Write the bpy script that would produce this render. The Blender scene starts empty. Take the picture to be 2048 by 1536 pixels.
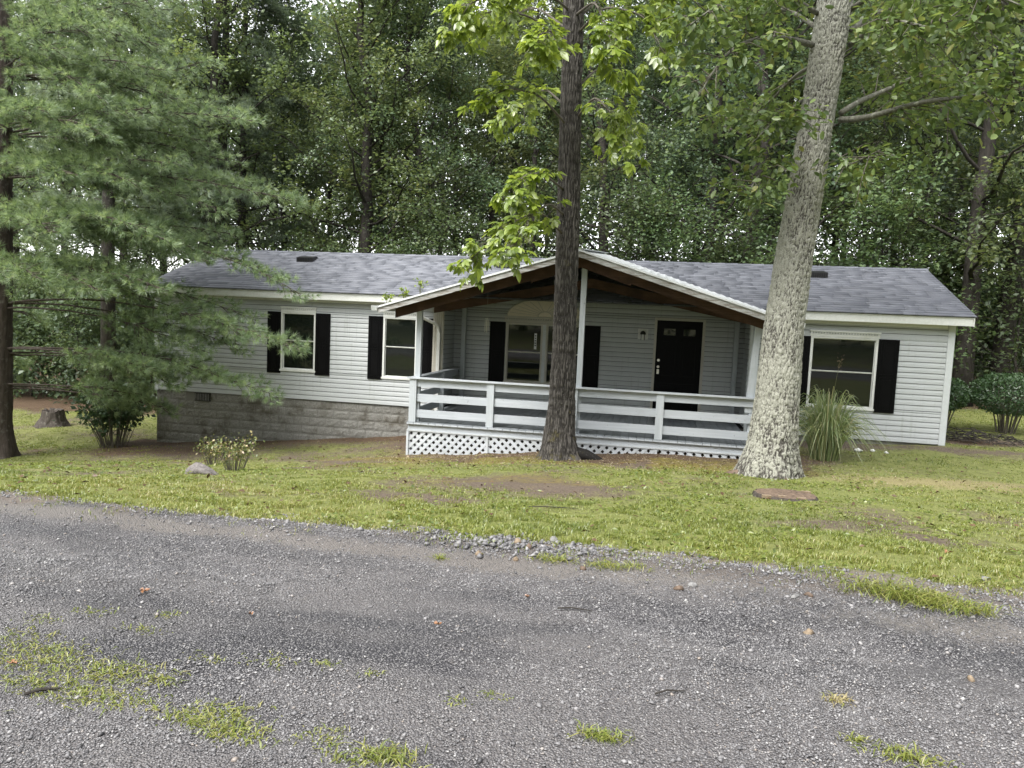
import bpy, math, random
import numpy as np
from mathutils import Matrix, Vector
R = math.radians
rng = np.random.default_rng(11)
random.seed(5)
SC = bpy.context.scene
COL = SC.collection

# ------------------------------------------------------------------ camera
CAM = np.array([12.631, -15.764, 2.069])
PITCH, ROLL, YAW, FPX = -0.0879, 0.0438, 0.1926, 1480.0
_cy, _sy = math.cos(YAW), math.sin(YAW)
FW = np.array([-_sy*math.cos(PITCH), _cy*math.cos(PITCH), math.sin(PITCH)])
_r = np.array([_cy, _sy, 0.0]); _u = np.cross(_r, FW)
RT = math.cos(ROLL)*_r + math.sin(ROLL)*_u
UP = -math.sin(ROLL)*_r + math.cos(ROLL)*_u
cam_d = bpy.data.cameras.new('camera'); cam = bpy.data.objects.new('camera', cam_d); COL.objects.link(cam)
cam_d.sensor_width = 36; cam_d.lens = FPX/2048*36; cam_d.clip_end = 2000; cam_d.clip_start = .05
mw = Matrix.Identity(4)
for i in range(3):
    mw[i][0], mw[i][1], mw[i][2], mw[i][3] = RT[i], UP[i], -FW[i], CAM[i]
cam.matrix_world = mw
SC.camera = cam

# ------------------------------------------------------------------ sky, sun, exposure (overcast after rain)
SUN_EL, SUN_AZ = R(54), R(200)
w = bpy.data.worlds.new('World'); SC.world = w; w.use_nodes = True
nt = w.node_tree; bg = nt.nodes['Background']
sky = nt.nodes.new('ShaderNodeTexSky'); sky.sky_type = 'NISHITA'; sky.sun_disc = False
sky.sun_elevation = SUN_EL; sky.sun_rotation = SUN_AZ; sky.dust_density = 1.0; sky.air_density = 1.0
hs = nt.nodes.new('ShaderNodeHueSaturation'); hs.inputs['Saturation'].default_value = .12
nt.links.new(sky.outputs[0], hs.inputs['Color']); nt.links.new(hs.outputs[0], bg.inputs['Color'])
bg.inputs['Strength'].default_value = .15
sd = bpy.data.lights.new('sun', 'SUN'); sd.energy = 1.5; sd.angle = R(28); sd.color = (1, .97, .92)
sun = bpy.data.objects.new('sun', sd); COL.objects.link(sun)
# direction from which the soft light comes: above, slightly behind the camera
_sdir = Vector((-math.sin(R(28))*math.cos(SUN_EL), -math.cos(R(28))*math.cos(SUN_EL), math.sin(SUN_EL)))
sun.rotation_euler = (-_sdir).to_track_quat('-Z', 'Y').to_euler()
sky.sun_rotation = math.atan2(_sdir.x, _sdir.y)
SC.view_settings.view_transform = 'Standard'; SC.view_settings.look = 'None'
SC.view_settings.exposure = 2.0; SC.view_settings.gamma = 1
SC.cycles.use_denoising = True
SC.cycles.max_bounces = 7; SC.cycles.diffuse_bounces = 4; SC.cycles.glossy_bounces = 2
SC.cycles.transmission_bounces = 4; SC.cycles.transparent_max_bounces = 4
SC.cycles.caustics_reflective = False; SC.cycles.caustics_refractive = False

def ray(px, py): return FW + RT*(px-1024)/FPX - UP*(py-768)/FPX
def atY(px, py, Y):
    d = ray(px, py); return CAM + d*(Y-CAM[1])/d[1]

# ------------------------------------------------------------------ noise
def _hash(ix, iy, iz, s):
    h = (ix*374761393 + iy*668265263 + iz*2147483647 + s*974634777) & 0xffffffff
    h = ((h ^ (h >> 13))*1274126177) & 0xffffffff
    h = ((h ^ (h >> 16))*2246822519) & 0xffffffff
    return ((h ^ (h >> 15)) & 0xffffff)/float(0xffffff)
def vnoise(x, y, z=0.0, s=0):
    x, y, z = np.broadcast_arrays(np.asarray(x, float), np.asarray(y, float), np.asarray(z, float))
    ix, iy, iz = (np.floor(v).astype(np.int64) for v in (x, y, z))
    fx, fy, fz = x-ix, y-iy, z-iz
    fx, fy, fz = (f*f*(3-2*f) for f in (fx, fy, fz))
    r = 0
    for dx in (0, 1):
        for dy in (0, 1):
            for dz in (0, 1):
                wgt = (fx if dx else 1-fx)*(fy if dy else 1-fy)*(fz if dz else 1-fz)
                r = r + wgt*_hash(ix+dx, iy+dy, iz+dz, s)
    return r
def fbm(x, y, z=0.0, s=0, o=4):
    a, r, t = 1.0, 0.0, 0.0
    for i in range(o):
        f = 2.0**i
        r = r + a*vnoise(np.asarray(x)*f, np.asarray(y)*f, np.asarray(z)*f, s+i); t += a; a *= .5
    return r/t

# ------------------------------------------------------------------ terrain
_BX = np.array([-60, -30, -8, .8, 4, 7.2, 8, 11.2, 14.2, 18.25, 30, 60])
_BZ = np.array([-2.6, -2.2, -1.75, -1.33, -1.02, -.68, -.60, -.32, -.17, -.08, .1, .4])
def terr(X, Y, micro=True):
    X = np.asarray(X, float); Y = np.asarray(Y, float)
    base = np.interp(X, _BX, _BZ)
    t = np.clip((Y+11.0)/8.5, 0, 1)
    s = t*(1.25-.25*t)
    z = .52 + (base-.52)*s
    z = z + np.clip(Y-6, 0, 40)*.012*(X > -100)            # the woods rise a little
    z = z + np.clip(-19-Y, 0, 60)*.045                      # bank across the road
    road = 1/(1+np.exp(np.clip((Y+10.95)*9, -60, 60)))*1/(1+np.exp(np.clip((-19.5-Y)*3, -60, 60)))
    if micro:
        lawn = (fbm(X*.55, Y*.55, 0, 3, 3)-.5)*.10 + (fbm(X*3.1, Y*3.1, 0, 7, 3)-.5)*.05
        rd = (fbm(X*.7, Y*.9, 0, 13, 3)-.5)*.06 - .035*np.exp(-((Y+11.9+.12*np.sin(X*.6))/.32)**2) - .035*np.exp(-((Y+13.3+.12*np.sin(X*.6))/.32)**2) + (fbm(X*4, Y*4, 0, 17, 3)-.5)*.02
        edge = np.exp(-((Y+11.0)/.28)**2)*.03*fbm(X*1.7, Y*2.2, 0, 19, 2)
        z = z + lawn*(1-road) + rd*road + edge
    return z
def ground_at(px, py):
    d = ray(px, py); t = 2.0
    for _ in range(4000):
        P = CAM + d*t
        if P[2] < float(terr(P[0], P[1])): break
        t += .02
    return CAM + d*t

# ------------------------------------------------------------------ mesh helpers
def tag(o, label=None, cat=None, group=None, kind=None):
    for k, v in (('label', label), ('category', cat), ('group', group), ('kind', kind)):
        if v: o[k] = v
    return o
def link(o, parent=None):
    COL.objects.link(o)
    if parent is not None: o.parent = parent
    return o
def empty(name, loc=(0, 0, 0)):
    o = bpy.data.objects.new(name, None); o.location = loc; o.empty_display_size = .2
    return link(o)
def tri_mesh(name, V, F, mat=None, smooth=False, attrs=None):
    """V (n,3); F (m,k) uniform faces; attrs {name: per-vertex float array}"""
    V = np.ascontiguousarray(V, np.float32); F = np.ascontiguousarray(F, np.int32)
    m = bpy.data.meshes.new(name); k = F.shape[1]
    m.vertices.add(len(V)); m.vertices.foreach_set('co', V.ravel())
    m.loops.add(F.size); m.loops.foreach_set('vertex_index', F.ravel())
    m.polygons.add(len(F)); m.polygons.foreach_set('loop_start', np.arange(0, F.size, k, dtype=np.int32))
    if smooth: m.polygons.foreach_set('use_smooth', np.ones(len(F), bool))
    for an, av in (attrs or {}).items():
        a = m.attributes.new(an, 'FLOAT', 'POINT'); a.data.foreach_set('value', np.ascontiguousarray(av, np.float32))
    m.update(calc_edges=True)
    if mat: m.materials.append(mat)
    return m
class MB:
    """collects simple solids into one mesh"""
    def __init__(s): s.v = []; s.f = []; s.r = []
    def add(s, vs, fs, r=None):
        n = len(s.v); s.v += [tuple(map(float, q)) for q in vs]; s.f += [tuple(i+n for i in f) for f in fs]
        s.r += [random.random() if r is None else r]*len(vs)
        return s
    def box(s, x0, x1, y0, y1, z0, z1, r=None):
        vs = [(x, y, z) for z in (z0, z1) for y in (y0, y1) for x in (x0, x1)]
        return s.add(vs, [(0, 2, 3, 1), (4, 5, 7, 6), (0, 1, 5, 4), (2, 6, 7, 3), (0, 4, 6, 2), (1, 3, 7, 5)], r)
    def prism(s, prof, axis_pts, r=None):
        """prof: list of (a,b) ; axis_pts: function (a,b,end)->xyz"""
        n = len(prof); vs = [axis_pts(a, b, 0) for a, b in prof]+[axis_pts(a, b, 1) for a, b in prof]
        fs = [(i, (i+1) % n, n+(i+1) % n, n+i) for i in range(n)]+[tuple(range(n-1, -1, -1)), tuple(range(n, 2*n))]
        return s.add(vs, fs, r)
    def beam(s, a, b, wd, ht, up=(0, 0, 1), r=None):
        a, b, up = Vector(a), Vector(b), Vector(up); d = (b-a).normalized(); sd_ = d.cross(up).normalized(); u = sd_.cross(d)
        vs = [p+sd_*x*wd/2+u*y*ht/2 for p in (a, b) for y in (-1, 1) for x in (-1, 1)]
        return s.add(vs, [(0, 2, 3, 1), (4, 5, 7, 6), (0, 1, 5, 4), (2, 6, 7, 3), (0, 4, 6, 2), (1, 3, 7, 5)], r)
    def tube(s, pts, rad, n=8, cap=True, r=None):
        V, F = tube_arr(pts, rad, n); k = len(s.v)
        s.v += [tuple(q) for q in V.tolist()]; s.f += [tuple(i+k for i in q) for q in F.tolist()]; s.r += [random.random() if r is None else r]*len(V)
        if cap: s.f += [tuple(k+i for i in range(n-1, -1, -1)), tuple(len(s.v)-n+i for i in range(n))]
        return s
    def build(s, name, mat, parent=None, smooth=False):
        m = bpy.data.meshes.new(name); m.from_pydata(s.v, [], s.f)
        a = m.attributes.new('rnd', 'FLOAT', 'POINT'); a.data.foreach_set('value', np.array(s.r, np.float32))
        if smooth: m.polygons.foreach_set('use_smooth', [True]*len(m.polygons))
        m.materials.append(mat); m.update()
        return link(bpy.data.objects.new(name, m), parent)
def tube_arr(pts, rad, n=8):
    P = np.asarray(pts, float); m = len(P); rad = np.broadcast_to(np.asarray(rad, float), (m,))
    T = np.gradient(P, axis=0); T /= np.linalg.norm(T, axis=1, keepdims=True)+1e-9
    ref = np.array([0, 0, 1.0]) if abs(T[0][2]) < .9 else np.array([1.0, 0, 0])
    N = np.zeros_like(P); v = np.cross(T[0], ref); N[0] = v/np.linalg.norm(v)
    for i in range(1, m):
        v = N[i-1]-T[i]*np.dot(N[i-1], T[i]); N[i] = v/(np.linalg.norm(v)+1e-9)
    B = np.cross(T, N); th = np.linspace(0, 2*np.pi, n, endpoint=False)
    V = P[:, None]+rad[:, None, None]*(N[:, None]*np.cos(th)[None, :, None]+B[:, None]*np.sin(th)[None, :, None])
    i = np.arange(m-1)[:, None]*n; j = np.arange(n)[None]; jn = (j+1) % n
    F = np.stack([i+j, i+jn, i+n+jn, i+n+j], -1).reshape(-1, 4)
    return V.reshape(-1, 3), F
def obj(name, mesh, parent=None): return link(bpy.data.objects.new(name, mesh), parent)
def copy_tree(o, parent=None):
    c = o.copy(); COL.objects.link(c); c.parent = parent
    for ch in o.children: copy_tree(ch, c)
    return c
def unit(v): return v/(np.linalg.norm(v, axis=-1, keepdims=True)+1e-9)
def rand_unit(n): return unit(rng.normal(size=(n, 3)))

# ------------------------------------------------------------------ materials
class NM:
    def __init__(s, name, rough=.6, spec=.4):
        s.m = bpy.data.materials.new(name); s.m.use_nodes = True; s.t = s.m.node_tree
        s.b = s.t.nodes['Principled BSDF']; s.b.inputs['Roughness'].default_value = rough
        s.b.inputs['Specular IOR Level'].default_value = spec
        s.out = s.t.nodes['Material Output']
    def n(s, kind, **kw):
        q = s.t.nodes.new('ShaderNode'+kind)
        for k, v in kw.items(): setattr(q, k, v)
        return q
    def l(s, a, b): s.t.links.new(a, b)
    def pos(s, scale=(1, 1, 1), rot=(0, 0, 0), src='pos'):
        if src == 'pos': o = s.n('NewGeometry').outputs['Position']
        else: o = s.n('TexCoord').outputs['Object']
        mp = s.n('Mapping'); mp.inputs['Scale'].default_value = scale; mp.inputs['Rotation'].default_value = rot
        s.l(o, mp.inputs[0]); return mp.outputs[0]
    def noise(s, scale, vec=None, detail=4, rough=.55, dist=0):
        q = s.n('TexNoise'); q.inputs['Scale'].default_value = scale; q.inputs['Detail'].default_value = detail
        q.inputs['Roughness'].default_value = rough; q.inputs['Distortion'].default_value = dist
        s.l(vec if vec is not None else s.pos(), q.inputs['Vector']); return q.outputs['Fac']
    def vor(s, scale, vec=None, feature='F1', out='Distance'):
        q = s.n('TexVoronoi', feature=feature); q.inputs['Scale'].default_value = scale
        s.l(vec if vec is not None else s.pos(), q.inputs['Vector']); return q.outputs[out]
    def attr(s, name, out='Fac'): return s.n('Attribute', attribute_name=name).outputs[out]
    def ramp(s, fac, stops, interp='LINEAR'):
        q = s.n('ValToRGB'); q.color_ramp.interpolation = interp; e = q.color_ramp.elements
        while len(e) < len(stops): e.new(.5)
        for i, (p, c) in enumerate(stops):
            e[i].position = p; e[i].color = (*c, 1) if len(c) == 3 else c
        s.l(fac, q.inputs[0]); return q.outputs[0]
    def mix(s, fac, a, b, mode='MIX'):
        q = s.n('Mix', data_type='RGBA', blend_type=mode)
        for inp, v in ((q.inputs[0], fac), (q.inputs[6], a), (q.inputs[7], b)):
            if isinstance(v, (int, float)): inp.default_value = v
            elif isinstance(v, tuple): inp.default_value = (*v, 1)
            else: s.l(v, inp)
        return q.outputs[2]
    def math(s, op, a, b=0.0, clamp=False):
        q = s.n('Math', operation=op, use_clamp=clamp)
        for inp, v in ((q.inputs[0], a), (q.inputs[1], b)):
            if isinstance(v, (int, float)): inp.default_value = v
            else: s.l(v, inp)
        return q.outputs[0]
    def sstep(s, v, lo, hi):
        q = s.n('MapRange', interpolation_type='SMOOTHSTEP'); s.l(v, q.inputs[0]); q.inputs[1].default_value = lo; q.inputs[2].default_value = hi
        return q.outputs[0]
    def col(s, c):
        if isinstance(c, tuple): s.b.inputs['Base Color'].default_value = (*c, 1)
        else: s.l(c, s.b.inputs['Base Color'])
        return s
    def bump(s, h, dist=.01, strength=1.0, prev=None):
        q = s.n('Bump'); q.inputs['Distance'].default_value = dist; q.inputs['Strength'].default_value = strength
        s.l(h, q.inputs['Height'])
        if prev is not None: s.l(prev, q.inputs['Normal'])
        s.l(q.outputs[0], s.b.inputs['Normal']); return q.outputs[0]
    def rough(s, v):
        if isinstance(v, (int, float)): s.b.inputs['Roughness'].default_value = v
        else: s.l(v, s.b.inputs['Roughness'])
        return s

def m_siding():
    k = NM('vinyl_siding', .42, .45)
    g = k.noise(1.0, k.pos((6, 6, 140)), 3); d = k.noise(.9, None, 5); r = k.attr('rnd')
    c = k.ramp(g, [(.25, (.385, .405, .412)), (.75, (.45, .468, .474))])
    c = k.mix(k.sstep(d, .45, .8), c, (.37, .392, .38))
    c = k.mix(k.math('MULTIPLY', r, .22), c, (.40, .42, .42))
    st = k.noise(1.0, k.pos((16, 16, .9)), 4)
    c = k.mix(k.math('MULTIPLY', k.sstep(st, .55, .78), .45), c, (.24, .255, .22))
    k.col(c); k.bump(g, .0015, .5); return k.m
def m_paint(name, a, b, rough=.5, dirt=(.3, .3, .26), damt=.35, stretch=(1, 1, 1), gscale=30):
    k = NM(name, rough, .4)
    g = k.noise(gscale, k.pos(stretch), 5); d = k.noise(2.3, None, 5, .65); r = k.attr('rnd')
    c = k.ramp(g, [(.3, a), (.7, b)])
    c = k.mix(k.math('MULTIPLY', k.sstep(d, .5, .75), damt), c, dirt)
    c = k.mix(k.math('MULTIPLY', r, .18), c, dirt)
    if gscale < 5:
        kn = k.noise(26, None, 3, .6); c = k.mix(k.math('MULTIPLY', k.sstep(kn, .66, .72), .6), c, tuple(x*.45 for x in dirt))
    if a[0] < .02: k.b.inputs['Specular IOR Level'].default_value = .07
    k.col(c); k.bump(g, .003, .4); return k.m
def m_wood(name, a, b, rough=.7, axis='x'):
    k = NM(name, rough, .3); s = {'x': (1.2, 30, 30), 'y': (30, 1.2, 30), 'z': (30, 30, 1.2)}[axis]
    g = k.noise(1.0, k.pos(s), 5, .6, .6); d = k.noise(3, None, 4)
    c = k.mix(k.sstep(d, .3, .8), k.ramp(g, [(.3, a), (.7, b)]), tuple(x*.55 for x in a)); k.col(c); k.bump(g, .004, .6); return k.m
M = {}
M['siding'] = m_siding()
M['trim'] = m_paint('white_vinyl_trim', (.60, .61, .59), (.68, .69, .67), .45, (.38, .39, .32), .4)
M['cream'] = m_paint('cream_trim', (.44, .42, .37), (.50, .48, .42), .5, (.32, .30, .25), .3)
M['fan'] = m_paint('sunburst_panel', (.62, .56, .46), (.70, .63, .53), .5, (.48, .42, .34), .3)
M['corner'] = m_paint('corner_post_vinyl', (.50, .525, .535), (.55, .575, .585), .45, (.30, .32, .31), .3)
M['shutter'] = m_paint('black_shutter', (.0025, .0025, .003), (.005, .005, .0055), .42, (.008, .008, .008), .3)
M['door'] = m_paint('black_door_paint', (.0025, .0025, .003), (.005, .005, .0055), .4, (.008, .008, .008), .3)
M['rail'] = m_paint('blue_white_painted_wood', (.35, .378, .405), (.43, .458, .485), .5, (.28, .305, .315), .45, (1.2, 22, 22), 1.6)
M['post'] = m_paint('blue_white_painted_post', (.35, .378, .40), (.43, .458, .48), .5, (.28, .31, .315), .45, (22, 22, 1.2), 1.6)
M['deck'] = m_paint('grey_deck_paint', (.16, .178, .19), (.22, .24, .255), .38, (.10, .11, .11), .55, (18, 1.0, 18), 1.6)
M['lattice'] = m_paint('lattice_paint', (.42, .445, .47), (.49, .515, .54), .55, (.26, .27, .24), .5)
M['brown'] = m_wood('brown_stained_lumber', (.062, .032, .021), (.112, .062, .043), .65)
M['browny'] = m_wood('brown_stained_purlin', (.05, .027, .018), (.09, .05, .034), .7, 'y')
M['blackplastic'] = NM('black_plastic', .45, .4).col((.012, .012, .013)).m
M['chrome'] = NM('satin_nickel', .3, .5).col((.6, .58, .53)).m; M['chrome'].node_tree.nodes['Principled BSDF'].inputs['Metallic'].default_value = .9
M['sticker'] = NM('white_sticker', .5).col((.75, .76, .8)).m
M['ink'] = NM('dark_ink', .5).col((.03, .03, .05)).m
M['frost'] = NM('frosted_glass', .25).col((.55, .55, .52)).m
def m_glass():
    k = NM('window_glass', .03, .5); k.col((.006, .008, .007)); k.b.inputs['IOR'].default_value = 1.5
    nz = k.noise(1.1, None, 2); k.bump(nz, .01, .12); return k.m
M['glass'] = m_glass()
def m_metal():
    k = NM('roof_metal', .42, .5); k.b.inputs['Metallic'].default_value = .25
    d = k.noise(2.0, None, 5); k.col(k.ramp(d, [(.3, (.60, .62, .63)), (.7, (.74, .76, .77))])); return k.m
M['metal'] = m_metal()
def m_fascia():
    k = NM('weathered_white_fascia', .75, .25)
    g = k.noise(1.0, k.pos((1.6, 1, 34), (0, 0, 0)), 6, .65, 1.4); p = k.noise(7, k.pos((.5, 1, 3)), 5, .7)
    wood = k.ramp(g, [(.3, (.12, .105, .09)), (.55, (.24, .22, .19)), (.8, (.09, .08, .07))])
    c = k.mix(k.sstep(k.math('ADD', k.math('MULTIPLY', g, .6), k.math('MULTIPLY', p, .6)), .50, .66), wood, (.36, .365, .355))
    k.col(c); k.bump(g, .006, .7); return k.m
M['fascia'] = m_fascia()
def m_shingle():
    k = NM('asphalt_shingle', .62, .45); r = k.attr('rnd')
    gr = k.noise(260, None, 2, .8); d = k.noise(1.1, None, 4)
    c = k.ramp(r, [(0, (.06, .064, .076)), (.35, (.115, .121, .142)), (.7, (.15, .157, .182)), (1, (.20, .207, .236))])
    c = k.mix(.35, c, k.ramp(gr, [(.3, (.05, .053, .064)), (.7, (.23, .24, .268))]))
    c = k.mix(k.math('MULTIPLY', k.sstep(d, .5, .8), .25), c, (.065, .068, .08)); k.col(c); k.bump(gr, .003, .5); return k.m
M['shingle'] = m_shingle()
def m_block():
    k = NM('split_face_block', .88, .25); r = k.attr('rnd')
    g = k.noise(38, None, 6, .7); d = k.noise(1.6, None, 5, .65)
    c = k.ramp(g, [(.25, (.14, .138, .126)), (.75, (.40, .393, .365))])
    c = k.mix(k.math('MULTIPLY', r, .35), c, (.19, .185, .168))
    c = k.mix(k.math('MULTIPLY', k.sstep(d, .5, .68), .75), c, (.085, .072, .05)); k.col(c); k.bump(g, .035, 1.0); return k.m
M['block'] = m_block()
M['mortar'] = NM('mortar', .95, .1).col((.20, .195, .18)).m
M['darkwall'] = NM('dark_backing', .9, .1).col((.12, .12, .12)).m

def m_ground():
    k = NM('ground', .8, .3)
    road, grass, moss, litter, sand, dry, rim = (k.attr(a) for a in ('road', 'grass', 'moss', 'litter', 'sand', 'dry', 'rim'))
    n1 = k.noise(7, None, 6, .65); n2 = k.noise(38, None, 5, .7); n3 = k.noise(120, None, 3, .7); n0 = k.noise(1.3, None, 5, .6)
    soil = k.ramp(n2, [(.3, (.05, .035, .024)), (.5, (.105, .08, .06)), (.75, (.19, .15, .118))])
    lit = k.ramp(n2, [(.3, (.032, .02, .012)), (.5, (.08, .05, .03)), (.72, (.16, .108, .068))])
    mos = k.ramp(k.mix(.5, n1, n2), [(.3, (.075, .065, .014)), (.5, (.145, .122, .026)), (.7, (.21, .155, .04))])
    grs = k.ramp(k.mix(.6, n1, n2), [(.3, (.07, .085, .022)), (.5, (.14, .155, .042)), (.7, (.24, .235, .09))])
    dryc = k.ramp(n2, [(.3, (.14, .12, .05)), (.7, (.30, .25, .13))])
    nm = k.math('MULTIPLY', k.math('SUBTRACT', k.mix(.5, n1, n2), .5), 2.4)
    def msk(a, lo=.18, hi=.82): return k.sstep(k.math('ADD', a, nm), lo, hi)
    c = k.mix(msk(litter), soil, lit)
    c = k.mix(msk(moss), c, mos)
    c = k.mix(msk(grass), c, grs)
    c = k.mix(k.math('MULTIPLY', msk(dry), .8), c, dryc)
    # road: dark tar with chips
    v = k.n('TexVoronoi'); v.inputs['Scale'].default_value = 105; k.l(k.pos(), v.inputs['Vector'])
    chip = k.n('SeparateColor'); k.l(v.outputs['Color'], chip.inputs[0])
    cc = k.ramp(chip.outputs[0], [(0, (.07, .068, .073)), (.3, (.12, .116, .122)), (.6, (.18, .174, .179)), (.85, (.26, .252, .254)), (1, (.36, .35, .342))])
    body = k.sstep(v.outputs['Distance'], .62, .3)
    tar = k.mix(k.sstep(k.noise(.9, k.pos((.55, 1.5, 1)), 4, .6), .38, .6), (.040, .039, .044), (.135, .126, .125))
    rd = k.mix(body, tar, cc)
    sd_ = k.ramp(n3, [(.25, (.115, .102, .094)), (.5, (.19, .173, .160)), (.8, (.27, .248, .232))])
    rd = k.mix(k.math('MULTIPLY', msk(sand), .9), rd, sd_)
    rmask = k.sstep(k.math('ADD', road, k.math('MULTIPLY', nm, .5)), .4, .6)
    c = k.mix(rmask, c, rd)
    c = k.mix(k.math('MULTIPLY', msk(rim), .8), c, k.mix(.5, sd_, soil))
    k.col(c)
    wet = k.noise(.8, None, 4)
    k.rough(k.mix(rmask, (.85, .85, .85), k.ramp(wet, [(.35, (.32, .32, .32)), (.65, (.55, .55, .55))])))
    b1 = k.bump(k.mix(rmask, n2, k.math('SUBTRACT', 1.0, v.outputs['Distance'])), .02, .9)
    k.bump(n3, .006, .5, b1); return k.m
M['ground'] = m_ground()
def m_stone():
    k = NM('gravel_stone', .5, .4); r = k.attr('rnd'); g = k.noise(180, None, 3)
    c = k.ramp(r, [(0, (.055, .053, .057)), (.2, (.10, .097, .103)), (.45, (.165, .16, .165)), (.7, (.245, .238, .242)), (.88, (.35, .34, .34)), (.93, (.30, .25, .21)), (1, (.48, .47, .46))])
    k.col(k.mix(.3, c, k.ramp(g, [(.3, (.035, .035, .038)), (.7, (.25, .247, .244))]))); return k.m
M['stone'] = m_stone()
def m_rock(name, a, b):
    k = NM(name, .7, .35); g = k.noise(25, None, 6, .65)
    k.col(k.ramp(g, [(.3, a), (.7, b)])); k.bump(g, .012, .8); return k.m
M['tanrock'] = m_rock('tan_rock', (.13, .095, .062), (.29, .225, .155))
M['greyrock'] = m_rock('grey_rock', (.10, .098, .096), (.28, .275, .27))
M['brownrock'] = m_rock('brown_rock', (.06, .043, .032), (.17, .12, .085))
M['white'] = m_rock('white_rubble', (.42, .42, .41), (.72, .71, .69))
def m_leaf(name, stops, trans=.35, gloss=.06, objvar=.0, rough=.4):
    k = NM(name); k.t.nodes.remove(k.b); r = k.attr('rnd')
    c = k.ramp(r, stops)
    if objvar:
        oi = k.n('ObjectInfo').outputs['Random']; h = k.n('HueSaturation')
        k.l(k.math('ADD', k.math('MULTIPLY', oi, .024), .488), h.inputs['Hue']); k.l(k.math('ADD', k.math('MULTIPLY', oi, objvar), 1-objvar/2), h.inputs['Value'])
        k.l(c, h.inputs['Color']); c = h.outputs[0]
    d = k.n('BsdfDiffuse'); tr = k.n('BsdfTranslucent'); gl = k.n('BsdfGlossy'); gl.inputs['Roughness'].default_value = rough
    k.l(c, d.inputs[0])
    tc = k.mix(1.0, c, (1.0, .95, .55), 'MULTIPLY'); br = k.n('BrightContrast'); br.inputs['Bright'].default_value = .02; k.l(tc, br.inputs[0]); k.l(br.outputs[0], tr.inputs[0])
    m1 = k.n('MixShader'); m1.inputs[0].default_value = trans; k.l(d.outputs[0], m1.inputs[1]); k.l(tr.outputs[0], m1.inputs[2])
    m2 = k.n('MixShader'); m2.inputs[0].default_value = gloss; k.l(m1.outputs[0], m2.inputs[1]); k.l(gl.outputs[0], m2.inputs[2])
    k.l(m2.outputs[0], k.out.inputs[0]); return k.m
M['leaf_woods'] = m_leaf('woodland_leaf', [(0, (.05, .085, .05)), (.5, (.098, .15, .08)), (.82, (.15, .205, .105)), (1, (.205, .24, .11))], .5, .05, .5, .5)  # the three woodland leaf colours are lightened and blued in place of haze
M['leaf_woods2'] = m_leaf('woodland_leaf_yellowish', [(0, (.068, .10, .045)), (.5, (.122, .172, .068)), (.82, (.178, .23, .086)), (1, (.25, .265, .105))], .52, .05, .4, .5)
M['leaf_woods3'] = m_leaf('woodland_leaf_bluish', [(0, (.048, .082, .058)), (.5, (.088, .138, .088)), (.82, (.13, .188, .11)), (1, (.175, .22, .12))], .48, .05, .4, .5)
M['leaf_under'] = m_leaf('understory_leaf', [(0, (.055, .095, .04)), (.6, (.10, .155, .06)), (1, (.18, .235, .10))], .45, .04, .5, .55)
M['leaf_hick'] = m_leaf('hickory_leaf', [(0, (.13, .20, .02)), (.5, (.22, .31, .035)), (1, (.33, .42, .06))], .58, .07)
M['leaf_oak'] = m_leaf('oak_leaf', [(0, (.075, .13, .035)), (.5, (.125, .19, .05)), (.93, (.19, .26, .075)), (1, (.25, .26, .08))], .52, .05, 0, .5)
M['leaf_bush'] = m_leaf('bush_leaf', [(0, (.03, .06, .028)), (1, (.065, .115, .045))], .3, .04, 0, .5)
M['leaf_globe'] = m_leaf('globe_shrub_leaf', [(0, (.025, .06, .022)), (1, (.07, .13, .045))], .3, .06)
M['leaf_yellow'] = m_leaf('yellowing_leaf', [(0, (.08, .12, .03)), (.55, (.18, .21, .06)), (.85, (.32, .29, .12)), (1, (.55, .42, .28))], .4, .05)
M['needle'] = m_leaf('pine_needle', [(0, (.095, .15, .08)), (.35, (.175, .26, .135)), (.7, (.285, .385, .21)), (1, (.40, .50, .33))], .5, .05, 0, .4)
M['needle_far'] = m_leaf('far_pine_needle', [(0, (.16, .225, .16)), (1, (.30, .375, .265))], .45, .05)  # pale needle tone carries the haze in front of the far pines
M['blade'] = m_leaf('grass_blade', [(0, (.085, .125, .025)), (.35, (.155, .20, .035)), (.7, (.25, .28, .06)), (.9, (.33, .32, .11)), (1, (.40, .34, .18))], .4, .05)
M['blade2'] = m_leaf('reed_blade', [(0, (.11, .17, .06)), (.5, (.21, .28, .11)), (.85, (.33, .37, .18)), (1, (.44, .40, .24))], .4, .08)
M['dead'] = m_leaf('dead_leaf', [(0, (.06, .035, .02)), (.5, (.12, .078, .045)), (.85, (.21, .155, .095)), (1, (.42, .37, .27))], .08, .03)
M['orange'] = m_leaf('orange_leaf', [(0, (.20, .085, .035)), (1, (.30, .15, .07))], .15, .08)
M['stem'] = m_rock('green_stem', (.05, .06, .025), (.12, .12, .05))
def m_bark(name, a, b, c3=None, scale=12, stretch=.25, bump=.02, rough=.85):
    k = NM(name, rough, .25); v = k.pos((scale, scale, scale*stretch), src='obj')
    g = k.noise(1.0, v, 6, .7, .8); g2 = k.noise(9, k.pos(src='obj'), 5, .65)
    c = k.ramp(g, [(.3, a), (.7, b)])
    if c3: c = k.mix(k.sstep(g2, .55, .68), c, c3)
    k.col(c); k.bump(g, bump, .9); return k.m
M['bark_woods'] = m_bark('woodland_bark', (.016, .014, .012), (.055, .048, .041), (.075, .072, .062))
M['bark_pine'] = m_bark('pine_bark', (.03, .024, .02), (.085, .068, .056), (.11, .10, .088))
M['twig'] = m_bark('grey_twig', (.06, .052, .042), (.16, .145, .12), None, 30, .3, .004)
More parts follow.
